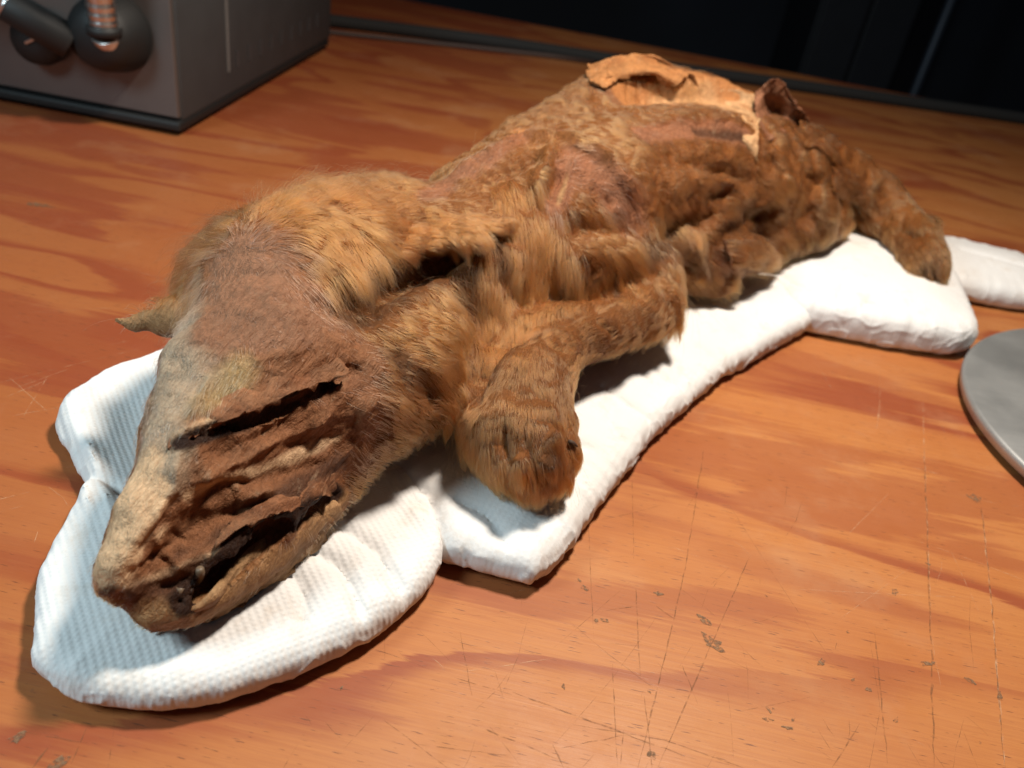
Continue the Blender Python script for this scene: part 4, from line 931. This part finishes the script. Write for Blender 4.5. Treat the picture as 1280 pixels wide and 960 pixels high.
    (-4, 3, [(208.6, 539.9, 54.2), (213.1, 536.2, 46.8), (217.5, 532.2, 39.4)]),
    (-2, 3, [(142.4, 468.1, 45.9), (150.1, 469.8, 41.6), (158.9, 474.2, 36.2)]),
    (-2.6, 1.6, [(-1.0, 228.5, 50.0), (-1.0, 224.8, 46.7), (-1.0, 222.3, 42.7), (2.2, 217.4, 39.0), (5.5, 214.7, 33.6)]),
    (-2.6, 1.4, [(8.2, 228.3, 50.4), (11.5, 229.6, 49.9), (14.9, 231.7, 48.8), (17.3, 231.6, 46.3), (19.8, 232.7, 42.9), (19.1, 227.1, 42.1), (18.4, 222.4, 40.7)]),
    (-2.6, 1.5, [(7.2, 222.9, 45.7), (8.8, 220.0, 44.1), (10.4, 217.8, 41.8), (12.7, 216.3, 38.4), (15.1, 216.1, 33.9)]),
    (3, 3, [(13.4, 226.5, 46.1), (16.5, 226.4, 44.3), (19.7, 227.8, 41.4)]),
    (2.5, 3, [(4.1, 217.6, 40.6), (6.7, 215.8, 38.4), (9.2, 214.8, 35.4)]),
    (2.5, 3, [(12.5, 218.5, 41.8), (15.1, 218.0, 39.3), (17.8, 218.6, 36.0)]),
    (-1.5, 2.5, [(-2.7, 240.4, 53.3), (0.3, 237.9, 53.6), (3.3, 235.8, 53.6), (8.7, 237.8, 53.4), (14.3, 242.1, 51.8)]),
    (-2.0, 1.8, [(6.2, 277.3, 60.6), (9.1, 270.5, 59.7), (12.0, 265.0, 58.2), (16.9, 266.9, 55.5), (22.2, 272.8, 50.4)]),
    (-2, 2, [(27.5, 298.2, 56.5), (33.0, 297.4, 51.9), (39.2, 301.2, 44.7)]),
    (1.6, 2, [(3.6, 254.5, 59.3), (1.8, 246.7, 57.0), (0.0, 240.1, 54.1)]),
    (-1.6, 1.5, [(2.3, 243.5, 55.7), (8.4, 240.2, 54.1), (14.6, 239.4, 50.9)]),
]
TEETH = [
    ([(-77.3, 147.2, 32.8), (-77.5, 145.4, 27.9)], 1.3),
    ([(-73.3, 150.7, 36.9), (-74.5, 154.6, 25.6)], 1.3),
]
CLAWS = [
    ([(23.1, 234.7, 38.0), (26.8, 236.0, 36.7)], 0.9),
    ([(244.0, 480.8, 25.6), (250.1, 484.1, 20.9)], 1.0),
]
SHEETS = [
    ('ear', 'brown', 0.9, [[(-49.4, 264.6, 81.7), (-49.0, 275.4, 83.9), (-45.7, 289.1, 84.0), (-39.7, 297.5, 85.6)], [(-43.6, 276.5, 80.1), (-40.3, 283.2, 82.9), (-35.1, 289.8, 85.7), (-29.1, 298.3, 86.6)], [(-34.0, 283.8, 81.9), (-29.6, 286.7, 85.1), (-25.2, 292.8, 86.6), (-21.4, 301.8, 86.4)], [(-24.0, 289.3, 85.4), (-20.9, 293.5, 86.2), (-17.9, 299.2, 86.4), (-15.4, 304.8, 86.3)], [(-16.1, 300.2, 86.0), (-13.9, 302.8, 86.3), (-12.2, 304.9, 86.1), (-10.6, 307.8, 86.0)]]),
    ('skin_flap', 'orange', 0.8, [[(16.0, 455.3, 103.9), (30.3, 481.2, 105.4), (53.7, 497.0, 105.7), (77.1, 509.3, 104.2)], [(11.6, 477.1, 106.6), (25.0, 494.5, 111.2), (50.7, 524.2, 110.2), (73.7, 507.9, 109.4)], [(11.8, 497.9, 108.3), (25.0, 497.7, 115.8), (48.0, 518.7, 116.3), (70.1, 506.8, 111.7)], [(17.8, 495.1, 110.7), (30.7, 495.7, 114.9), (51.6, 519.0, 113.3), (66.9, 499.4, 111.0)], [(22.4, 480.4, 110.3), (34.6, 486.6, 112.7), (49.1, 492.1, 114.0), (63.4, 494.7, 108.8)], [(21.0, 471.7, 108.5), (32.5, 482.7, 109.7), (47.8, 490.5, 111.5), (61.1, 494.0, 106.8)]]),
    ('skin_flap', 'orange', 0.8, [[(11.9, 480.8, 106.7), (14.4, 496.9, 108.9), (20.2, 494.2, 112.2)], [(14.7, 463.1, 107.7), (19.0, 472.5, 109.7), (24.1, 479.3, 110.8)], [(21.6, 461.8, 105.8), (24.8, 468.5, 107.3), (29.1, 478.3, 108.4)]]),
    ('skin_flap', 'cream2', 0.9, [[(91.5, 518.9, 104.4), (101.4, 522.5, 105.2), (108.8, 524.4, 104.1), (114.8, 529.7, 103.0)], [(95.0, 514.3, 98.6), (104.2, 515.5, 98.9), (112.2, 514.6, 97.7), (116.8, 517.6, 96.8)], [(93.7, 478.8, 99.2), (101.8, 482.1, 98.0), (108.3, 479.4, 96.2), (111.3, 480.2, 95.6)], [(99.4, 465.2, 95.1), (103.5, 465.1, 93.2), (107.9, 464.1, 89.8), (110.4, 463.4, 88.7)], [(104.7, 463.6, 88.5), (106.8, 462.2, 86.6), (109.3, 460.4, 84.9), (111.1, 460.3, 83.5)]]),
    ('skin_flap', 'purple', 0.8, [[(116.2, 477.6, 89.0), (128.8, 497.2, 89.2), (152.5, 548.7, 84.7), (165.7, 559.8, 80.3)], [(112.1, 493.5, 96.7), (129.8, 534.6, 92.7), (141.8, 535.5, 96.5), (156.0, 549.9, 90.2)], [(112.6, 515.0, 101.4), (120.6, 520.7, 108.0), (132.9, 531.1, 105.7), (145.5, 535.2, 97.2)], [(114.8, 520.8, 107.9), (118.8, 518.0, 115.2), (127.8, 526.7, 112.9), (139.3, 533.0, 102.5)], [(120.5, 521.6, 108.7), (123.9, 524.6, 111.8), (130.4, 529.6, 109.4), (139.1, 535.7, 101.8)]]),
    ('lower_lip', 'tan', 0.7, [[(-48.3, 193.9, 30.0), (-62.1, 173.3, 31.0), (-67.4, 162.1, 31.0), (-72.1, 146.8, 29.0), (-78.7, 142.8, 28.0)], [(-47.0, 193.1, 29.0), (-59.9, 171.5, 30.0), (-65.7, 160.4, 30.0), (-70.9, 146.2, 28.0), (-79.8, 141.8, 27.0)], [(-46.4, 195.1, 26.0), (-55.7, 173.3, 26.0), (-63.7, 160.1, 25.0), (-71.0, 147.5, 24.0), (-82.3, 141.9, 24.0)], [(-47.2, 198.8, 19.0), (-53.9, 178.0, 17.0), (-63.6, 161.8, 16.5), (-73.1, 150.4, 16.5), (-86.2, 144.2, 17.0)]]),
    ('eyelid', 'leather', 0.7, [[(-89.6, 171.7, 64.5), (-83.3, 179.1, 67.6), (-73.6, 189.4, 70.4), (-63.1, 199.8, 71.6), (-53.1, 211.4, 71.0)], [(-87.7, 168.8, 63.9), (-81.1, 175.7, 66.1), (-71.6, 185.2, 68.4), (-61.9, 196.1, 69.4), (-51.7, 209.1, 69.8)], [(-86.5, 167.4, 63.2), (-79.8, 173.7, 65.2), (-70.5, 182.6, 67.1), (-61.6, 193.6, 68.2), (-50.5, 208.5, 68.7)]]),
    ('upper_lip', 'leather', 0.7, [[(-69.6, 164.2, 43.3), (-63.4, 172.1, 44.3), (-56.3, 182.7, 43.0), (-49.0, 195.4, 39.8)], [(-70.5, 158.5, 41.8), (-64.0, 167.4, 44.1), (-56.0, 177.9, 42.8), (-48.4, 193.5, 37.0)], [(-70.9, 154.9, 40.4), (-65.5, 163.0, 43.0), (-56.3, 173.2, 41.9), (-48.3, 191.7, 35.2)]]),
    ('skin_flap', 'brown', 0.9, [[(148.1, 537.7, 91.1), (166.4, 559.3, 84.2), (178.9, 551.6, 78.2)], [(151.0, 532.7, 85.4), (161.9, 532.1, 83.0), (174.1, 530.8, 76.4)], [(148.5, 507.9, 83.8), (160.8, 517.0, 79.3), (174.7, 525.3, 71.1)]]),
    ('skin_flap', 'brown', 0.9, [[(172.8, 525.7, 71.1), (188.4, 535.9, 65.9), (208.2, 543.0, 57.4)], [(170.8, 510.9, 67.0), (190.0, 529.9, 57.6), (208.1, 536.2, 50.0)], [(169.2, 494.3, 63.4), (194.4, 532.7, 47.7), (209.7, 534.7, 42.0)]]),
    ('skin_flap', 'red', 0.9, [[(94.6, 407.6, 55.0), (106.6, 415.9, 53.7), (122.0, 431.8, 47.0)], [(96.7, 403.0, 50.1), (109.6, 412.1, 47.7), (125.0, 429.1, 43.1)], [(100.9, 402.1, 44.1), (114.4, 415.9, 39.4), (132.9, 441.1, 33.3)]]),
]
# ================================================================== build the pup
D, ax = sdf_grid(PUP, (-142, 118, 8), (276, 620, 135), 1.3)
# shrunken, irregular surface: shake the field near the skin before meshing
near = np.argwhere(np.abs(D) < 5)
Pn_ = near*1.3 + np.array([-142, 118, 8.])
hw = sstep(320, 260, Pn_[:, 1])*sstep(0, -25, Pn_[:, 0])
D[near[:, 0], near[:, 1], near[:, 2]] += ((.5+.4*hw)*fnoise(Pn_/10.0, 2, 501) + (.35+.55*hw)*fnoise(Pn_/4.2, 2, 502)).astype(np.float32)
V, F = surface_nets(D, ax)
V = relax(V, F, 2, .5)
# drop stray islands: keep what hangs together with the torso
lab = np.arange(len(V))
for _ in range(400):
    m = lab[F].min(1); new = lab.copy()
    for a in range(4):
        np.minimum.at(new, F[:, a], m)
    new = new[new]
    if (new == lab).all():
        break
    lab = new
u, c = np.unique(lab, return_counts=True); keep = lab == u[c.argmax()]
ok = keep[F].all(1); mp = np.cumsum(keep)-1
V = V[keep]; F = mp[F[ok]]
V, F = subdivide(V, F)
V = relax(V, F, 2, .5)
N = normals(V, F)

def local(P, pl, reach):
    pl = np.asarray(pl); lo = pl.min(0)-reach; hi = pl.max(0)+reach
    return np.nonzero(((P > lo) & (P < hi)).all(1))[0]

def hide(P):
    """colour and fur density of the hide at points"""
    n = len(P)
    base = np.array([.235, .088, .022])
    v = fnoise(P/23.0, 3, 5)
    col = base*(1 + .16*v)[:, None]
    v2 = np.clip(fnoise(P/9.0, 3, 15)-.15, 0, 1)*(.3+.7*sstep(280, 360, P[:, 1]))
    col = col*(1-.22*v2[:, None]) + np.array([.12, .047, .013])*(.22*v2[:, None])
    den = np.ones(n)
    nz = fnoise(P/6.0, 3, 31)
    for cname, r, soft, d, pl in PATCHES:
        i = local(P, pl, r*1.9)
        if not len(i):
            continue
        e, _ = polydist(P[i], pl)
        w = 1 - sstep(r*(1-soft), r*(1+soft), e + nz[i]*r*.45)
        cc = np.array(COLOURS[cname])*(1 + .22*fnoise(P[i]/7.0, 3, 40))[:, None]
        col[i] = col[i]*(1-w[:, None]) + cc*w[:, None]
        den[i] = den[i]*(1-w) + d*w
    return np.clip(col, .004, 1), den

# folds, lumps and leather wrinkles
disp = np.zeros(len(V))
fold_noise = 1 + .6*fnoise(V/11.0, 3, 77)
wob = np.stack([fnoise(V/15.0, 3, 90+k) for k in range(3)], 1)*2.6
for hgt, wid, pl in FOLDS:
    i = local(V, pl, wid*4+3)
    e, t = polydist(V[i]+wob[i], pl)
    taper = np.clip(np.minimum(t, 1-t)*5, .15, 1)
    disp[i] += hgt*taper*np.exp(-(e/wid)**((1.0 if hgt > 0 else 1.3) if wid < 2.5 else 2))*fold_noise[i]
col, den = hide(V)
bare = np.clip(1-den*1.4, 0, 1)
rear = sstep(380, 470, V[:, 1])
tuft = 1-np.abs(fnoise((V+wob*2)/np.array([15., 15., 22.]), 2, 66))*2.6
disp += (1-bare)*np.clip(tuft, -1, 1)*.8*sstep(-60, -10, V[:, 0]+.3*(V[:, 1]-300))*sstep(16, 34, V[:, 2])*(1-.85*sstep(335, 300, V[:, 1])*sstep(-30, -12, V[:, 0]))*(1-.7*sstep(35, 60, V[:, 0])*sstep(375, 355, V[:, 1]))
lump = fnoise(V/13.0, 3, 3)*(1.5-.3*rear)*(1-.75*bare) + (.4-np.abs(fnoise(V/8.0, 2, 8))*1.4)*(1-.7*sstep(335, 300, V[:, 1])*sstep(-30, -12, V[:, 0]))*(1-bare)*(1.2-.8*rear)
head_w = sstep(330, 250, V[:, 1])*sstep(0, -25, V[:, 0])
# leather creases run along the muzzle and cheek
ax_ = np.array([-.28, -.86, -.42]); ax_ /= np.linalg.norm(ax_); s_ = V @ ax_
Q = V - s_[:, None]*ax_
cre = (.32-np.abs(fnoise(np.concatenate([Q/4.2], 1)+s_[:, None]*ax_/22, 3, 55)))
Q2 = Q/2.0 + s_[:, None]*ax_/9
leath = np.clip(bare, 0, 1)*head_w
face = leath*sstep(.20, .12, col[:, 1])
disp += face*cre*1.0 + face*(.3-np.abs(fnoise(Q/2.1 + s_[:, None]*ax_/7, 3, 61)))*.9 + leath*.25*fnoise(Q2, 2, 56) + bare*(1-head_w)*(fnoise(V/4.0, 3, 58)*.6)
disp += lump
V = V + normals(V, F)*disp[:, None]
V = relax(V, F, 1, .25)
V[:, 2] = np.maximum(V[:, 2], 6)

def add_color(me, name, C, domain='POINT', alpha=None):
    a = me.attributes.new(name, 'FLOAT_COLOR', domain)
    al = np.ones(len(C)) if alpha is None else alpha
    a.data.foreach_set('color', np.concatenate([C, al[:, None]], 1).astype(np.float32).ravel())

def add_grain(me, P):
    s = P @ ax_; g = (P - s[:, None]*ax_)/2.6 + s[:, None]*ax_/11
    a = me.attributes.new('grain', 'FLOAT_VECTOR', 'POINT'); a.data.foreach_set('vector', g.astype(np.float32).ravel())

def mat_hide():
    m = NT('dried_hide')
    co = m.coord(); c = m.attr('hide'); bare_ = m.attr('hide', 'Alpha')
    sp = m.noise(co, 700, 5, .7)
    c = m.mix(m.range(sp, .35, .65, 0, .55), c, m.mix(1.0, c, (.55, .50, .45), 'MULTIPLY'))
    flake = m.range(m.noise(co, 330, 5, .75), .63, .72, 0, .35)
    c = m.mix(m.math('MULTIPLY', flake, bare_), c, (.52, .42, .32))
    h = m.math('ADD', m.noise(co, 420, 5, .7), m.math('MULTIPLY', m.noise(co, 1500, 3, .6), .4))
    # thin cracks and wrinkles that follow the pull of the dried skin
    gr = m.attr('grain', 'Vector')
    w1 = m.noise(gr, 1.0, 4, .6, .6); w2 = m.noise(gr, 2.7, 3, .6, .4)
    cr = m.math('ABSOLUTE', m.math('SUBTRACT', w1, .5)); cr2 = m.math('ABSOLUTE', m.math('SUBTRACT', w2, .5))
    h = m.math('ADD', h, m.math('ADD', m.math('MULTIPLY', cr, 3.2), m.math('MULTIPLY', cr2, 1.6)))
    c = m.mix(m.range(cr, 0, .035, .45, 0), c, m.mix(1.0, c, (.42, .36, .32), 'MULTIPLY'))
    ed = m.range(m.noise(gr, .8, 5, .7), .60, .75, 0, .35)
    c = m.mix(m.math('MULTIPLY', ed, bare_), c, (.50, .36, .23))
    m.set(Base_Color=c, Roughness=m.range(m.noise(co, 200, 4), .3, .7, .48, .72), Normal=m.bump(h, .65, .0009))
    m.b.inputs['Specular IOR Level'].default_value = .16
    m.b.inputs['Subsurface Weight'].default_value = .05
    m.b.inputs['Subsurface Radius'].default_value = (.002, .0008, .0004)
    return m.mat
M_hide = mat_hide()
pup = empty('wolf_pup', (.03, .38, .018))
tag(pup, 'mummified tan furred wolf pup lying prone on the white padding', 'animal')
body = quads('body', V, F, M_hide, pup)
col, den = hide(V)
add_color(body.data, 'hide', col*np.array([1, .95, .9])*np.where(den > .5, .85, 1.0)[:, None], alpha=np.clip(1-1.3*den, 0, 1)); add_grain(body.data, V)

# sheets of dried skin, ear
def catmull(rows, k):
    rows = np.asarray(rows, float); n = len(rows); out = []
    for i in range(n-1):
        a, b, c, d = rows[max(i-1, 0)], rows[i], rows[i+1], rows[min(i+2, n-1)]
        for s in range(k):
            t = s/k; out.append(.5*(2*b+(c-a)*t+(2*a-5*b+4*c-d)*t*t+(3*b-a-3*c+d)*t**3))
    out.append(rows[-1]); return np.array(out)

def sheet(rows, th, seed):
    G = catmull(rows, 14); G = np.swapaxes(catmull(np.swapaxes(G, 0, 1), 16), 0, 1)
    nu, nv = G.shape[:2]; Pn = G.reshape(-1, 3)
    du = np.gradient(G, axis=0); dv = np.gradient(G, axis=1)
    nn = np.cross(du, dv); nn /= np.maximum(np.linalg.norm(nn, axis=2), 1e-6)[..., None]
    nn = nn.reshape(-1, 3)
    Pn = Pn + nn*(fnoise(Pn/6.0, 3, seed)*1.5)[:, None]
    edge = np.zeros((nu, nv)); edge[-1] = 1; edge[:, -1] = .8; edge[:, 0] = .8
    Pn = Pn + np.stack([fnoise(Pn/3.0, 2, seed+k) for k in range(3)], 1)*(edge.reshape(-1, 1)*2.4)
    tv = th*(.75+.6*fnoise(Pn/5.0, 2, seed+5))[:, None]
    T = np.concatenate([Pn+nn*tv/2, Pn-nn*tv/2]); off = nu*nv
    I = np.arange(off).reshape(nu, nv)
    q = np.stack([I[:-1, :-1], I[1:, :-1], I[1:, 1:], I[:-1, 1:]], -1).reshape(-1, 4)
    faces = [q, (q+off)[:, ::-1]]
    ring = np.concatenate([I[0, :-1], I[:-1, -1], I[-1, :0:-1], I[:0:-1, 0]]); r2 = np.roll(ring, -1)
    faces.append(np.stack([ring, r2, r2+off, ring+off], 1))
    return T, np.concatenate(faces)
SHEET_MESH = []
for k, (nm, cn, th, rows) in enumerate(SHEETS):
    T, Q_ = sheet(rows, th, 200+10*k)
    o = quads(nm, T, Q_, M_hide, pup)
    cc = np.array(COLOURS[cn])*(.75 if nm == 'ear' else 1)*(1+(.1 if nm == 'ear' else .45)*fnoise(T/6.0, 3, 300+k))[:, None]
    bl = np.clip(fnoise(T/9.0, 2, 330+k)*1.2, 0, .0 if nm == 'ear' else .7)[:, None]
    cc = cc*(1-bl) + cc*np.array([.62, .48, .40])*bl
    add_color(o.data, 'hide', np.clip(cc, .01, 1)); add_grain(o.data, T)
    SHEET_MESH.append((nm, T, Q_, cn))

# teeth and claw
M_tooth = mat_plain('old_tooth', (.13, .085, .05), .5, 0, .1, .4)
M_claw = mat_plain('dark_claw', (.05, .03, .02), .75)
def spike(name, pts, r, mat, curve=.25):
    a, b = Vector(pts[0])*MM, Vector(pts[1])*MM; d = b-a; o = d.cross(Vector((.3, -.8, .5))).normalized()*d.length*curve
    bm = bmesh.new()
    tube(bm, [a+d*t+o*t*t for t in (0, .25, .5, .75, .92, 1)], [r*MM*q for q in (.85, 1, .85, .55, .3, .08)], 12)
    return bm_obj(name, bm, mat, body, True)
for pts, r in TEETH:
    spike('tooth', pts, r, M_tooth)
for pts, r in CLAWS:
    spike('claw', pts, r, M_claw)
# ------------------------------------------------------------------ fur: every hair its own strand, combed along the measured lie
def lie(P):
    pos = []; dr = []; le = []; li = []
    for pl, L, l in LIE:
        pl = np.array(pl); seg = pl[1:]-pl[:-1]; seg /= np.maximum(np.linalg.norm(seg, axis=1), 1e-6)[:, None]
        pos.append((pl[1:]+pl[:-1])/2); dr.append(seg); le += [L]*len(seg); li += [l]*len(seg)
    pos = np.concatenate(pos); dr = np.concatenate(dr); le = np.array(le, float); li = np.array(li, float)
    D_ = np.empty((len(P), 3)); L_ = np.empty(len(P)); I_ = np.empty(len(P))
    for s in range(0, len(P), 20000):
        e = ((P[s:s+20000, None]-pos[None])**2).sum(-1)
        w = 1/(e+16)**2; w /= w.sum(1)[:, None]
        D_[s:s+20000] = w @ dr; L_[s:s+20000] = w @ le; I_[s:s+20000] = w @ li
    return D_, L_, I_

def scatter(V, F, n, wfun):
    A = .5*np.linalg.norm(np.cross(V[F[:, 2]]-V[F[:, 0]], V[F[:, 3]]-V[F[:, 1]]), axis=1)
    fc = V[F].mean(1); w = A*wfun(fc, F)
    i = np.searchsorted(np.cumsum(w)/w.sum(), RNG.random(n)); i = np.minimum(i, len(F)-1)
    a, b = RNG.random(n), RNG.random(n); q = V[F[i]]
    P = ((1-a)*(1-b))[:, None]*q[:, 0]+(a*(1-b))[:, None]*q[:, 1]+(a*b)[:, None]*q[:, 2]+((1-a)*b)[:, None]*q[:, 3]
    return P, i

NV = normals(V, F)
FN = np.cross(V[F[:, 2]]-V[F[:, 0]], V[F[:, 3]]-V[F[:, 1]]); FN /= np.maximum(np.linalg.norm(FN, axis=1), 1e-9)[:, None]
def fur_weight(fc, F_):
    d = den[F_].mean(1)
    near = 1.3-.55*sstep(230, 520, fc[:, 1])
    vis = np.clip(FN[:, 2]*1.5+1.1, .0, 1)*np.where(fc[:, 2] < 14, .0, 1)
    leg = sstep(300, 280, fc[:, 1])*sstep(-22, -8, fc[:, 0])
    return d*near*vis*(1+.9*leg)

def grow(P, Nn, n_pts, dens, wild=0.):
    n = len(P)
    Dv, L, lift = lie(P)
    # comb wanders in tufts
    turb = np.stack([fnoise(P/9.0, 2, 120+k) for k in range(3)], 1)*.5 + np.stack([fnoise(P/3.2, 2, 130+k) for k in range(3)], 1)*.22
    Dv = Dv/np.maximum(np.linalg.norm(Dv, axis=1), .15)[:, None] + turb
    Dv = Dv - (Dv*Nn).sum(1)[:, None]*Nn
    Dv /= np.maximum(np.linalg.norm(Dv, axis=1), 1e-6)[:, None]
    L = 1.1*L*(.6+.55*RNG.random(n))*(1+.55*fnoise(P/9.0, 2, 140))
    L = L*(.35+.65*np.clip(dens*1.6, 0, 1)) if dens is not None and len(dens) == n else L
    lift = np.clip(lift*(.5+1.0*RNG.random(n))+.04+wild*.5, .04, 1.2); L = L*(1+wild*.55)
    t = np.linspace(0, 1, n_pts)
    X = np.empty((n, n_pts, 3))
    jit = RNG.normal(0, .12+.3*wild, (n, 3)); curl = RNG.normal(0, .10+.18*wild, (n, 3))
    for k, s in enumerate(t):
        up = lift*(1-.55*s)
        X[:, k] = P + L[:, None]*s*(Dv + Nn*up[:, None] + jit*s + np.array([0, 0, -.22])*s*s) + L[:, None]*curl*math.sin(2.6*s)*.6
    X -= (Nn*.25)[:, None]
    # matting: neighbours lean to a common tip
    cell = 2.4 + 1.2*sstep(330, 500, P[:, 1])
    key = np.floor((P + np.stack([fnoise(P/4.0, 1, 150+k) for k in range(3)], 1)*1.3)/cell[:, None]).astype(np.int64)
    hk = (key[:, 0]*73856093) ^ (key[:, 1]*19349663) ^ (key[:, 2]*83492791)
    _, inv, cnt = np.unique(hk, return_inverse=True, return_counts=True); inv = inv.reshape(-1)
    cen = np.empty((len(cnt), n_pts, 3))
    for k in range(n_pts):
        for ch in range(3):
            cen[:, k, ch] = np.bincount(inv, X[:, k, ch], len(cnt))/cnt
    leg = sstep(300, 270, P[:, 1])*sstep(-25, -5, P[:, 0])
    kk = np.clip(.40+.3*fnoise(P/15.0, 2, 160)-.25*leg, .1, .9)*(1-.85*wild)
    X = X + ((cen[inv]-X)*(kk[:, None]*t[None]**1.3)[..., None])
    # larger locks gather the tufts
    key = np.floor((P + np.stack([fnoise(P/6.0, 2, 170+k) for k in range(3)], 1)*3.5)/7.0).astype(np.int64)
    hk = (key[:, 0]*73856093) ^ (key[:, 1]*19349663) ^ (key[:, 2]*83492791)
    _, inv, cnt = np.unique(hk, return_inverse=True, return_counts=True); inv = inv.reshape(-1)
    mv = np.stack([np.bincount(inv, X[:, -1, ch]-X[:, 0, ch], len(cnt))/cnt for ch in range(3)], 1)
    own = X[:, -1]-X[:, 0]
    X = X + ((mv[inv]-own)*(.75-.4*sstep(380, 430, P[:, 1]))[:, None])[:, None]*(t[None, :, None])
    return X, L, inv

n_hair = 300000
P, fi = scatter(V, F, n_hair, fur_weight)
Nn = NV[F[fi]].mean(1); Nn /= np.linalg.norm(Nn, axis=1)[:, None]
hc, hd = hide(P)
X, L, inv = grow(P, Nn, 6, np.where(P[:, 1] > 0, np.maximum(hd, sstep(.0, .02, hc[:, 0]-.2)), 1))
# loose guard hairs standing off the coat
Pg, fg = scatter(V, F, 7500, lambda fc, F_: fur_weight(fc, F_)*(.06+sstep(360, 300, fc[:, 1])*sstep(0, -20, fc[:, 0])))
Ng = NV[F[fg]].mean(1); Ng /= np.linalg.norm(Ng, axis=1)[:, None]
Xg, Lg, _ = grow(Pg, Ng, 6, None, .7)
cg, _ = hide(Pg)
X = np.concatenate([X, Xg]); L = np.concatenate([L, Lg]); P = np.concatenate([P, Pg]); hc = np.concatenate([hc, cg*1.15])
thin = np.concatenate([np.ones(n_hair), np.full(len(Pg), .5)])
# ear fur
for nm, T, Q_, cn in SHEET_MESH:
    if nm == 'ear' or cn in ('brown', 'red'):
        half = len(T)//2; qf = Q_[(Q_ < half).all(1)]
        Pe, ie = scatter(T, qf, 17000 if nm == 'ear' else 2500, lambda fc, f: np.ones(len(fc)))
        ne = np.cross(T[qf[ie, 2]]-T[qf[ie, 0]], T[qf[ie, 3]]-T[qf[ie, 1]]); ne /= np.linalg.norm(ne, axis=1)[:, None]
        ne *= np.where(ne[:, 2:3] < 0, -1, 1)
        Xe, Le, _ = grow(Pe, ne, 6, None, .25)
        X = np.concatenate([X, Xe]); L = np.concatenate([L, Le]); P = np.concatenate([P, Pe])
        hc = np.concatenate([hc, np.tile(np.array(COLOURS['brown'])*(1.1 if nm == 'ear' else .95), (len(Pe), 1))]); thin = np.concatenate([thin, np.ones(len(Pe))])
n = len(X)
tone = np.exp(RNG.normal(0, .10, n))
pale = (RNG.random(n) < .03)
hc = hc*tone[:, None]
hc[pale] = hc[pale]*.5 + np.array([.42, .20, .065])*.5
cv = bpy.data.hair_curves.new('fur')
cv.add_curves([6]*n)
cv.points.foreach_set('position', (X*MM).astype(np.float32).ravel())
rad = np.array([1, .95, .85, .68, .45, .14])[None]*(thin*(.040+.024*RNG.random(n)))[:, None]*(1+.35*sstep(300, 520, P[:, 1]))[:, None]
cv.points.foreach_set('radius', (rad*MM).astype(np.float32).ravel())
a = cv.attributes.new('hide', 'FLOAT_COLOR', 'CURVE')
a.data.foreach_set('color', np.concatenate([np.clip(hc, .01, .95), np.ones((n, 1))], 1).astype(np.float32).ravel())
m = NT('fur_strand')
hb = m.node('ShaderNodeBsdfHairPrincipled')
hb.parametrization = 'COLOR'
m.l.new(m.attr('hide'), hb.inputs['Color'])
hb.inputs['Roughness'].default_value = .42
hb.inputs['Radial Roughness'].default_value = .55
hb.inputs['Random Roughness'].default_value = .2
m.l.new(hb.outputs[0], m.out.inputs['Surface'])
cv.materials.append(m.mat)
fur = bpy.data.objects.new('fur', cv); COL.objects.link(fur); fur.parent = pup
fur.matrix_parent_inverse = Matrix.Translation(pup.location).inverted()
tag(fur, kind='stuff')
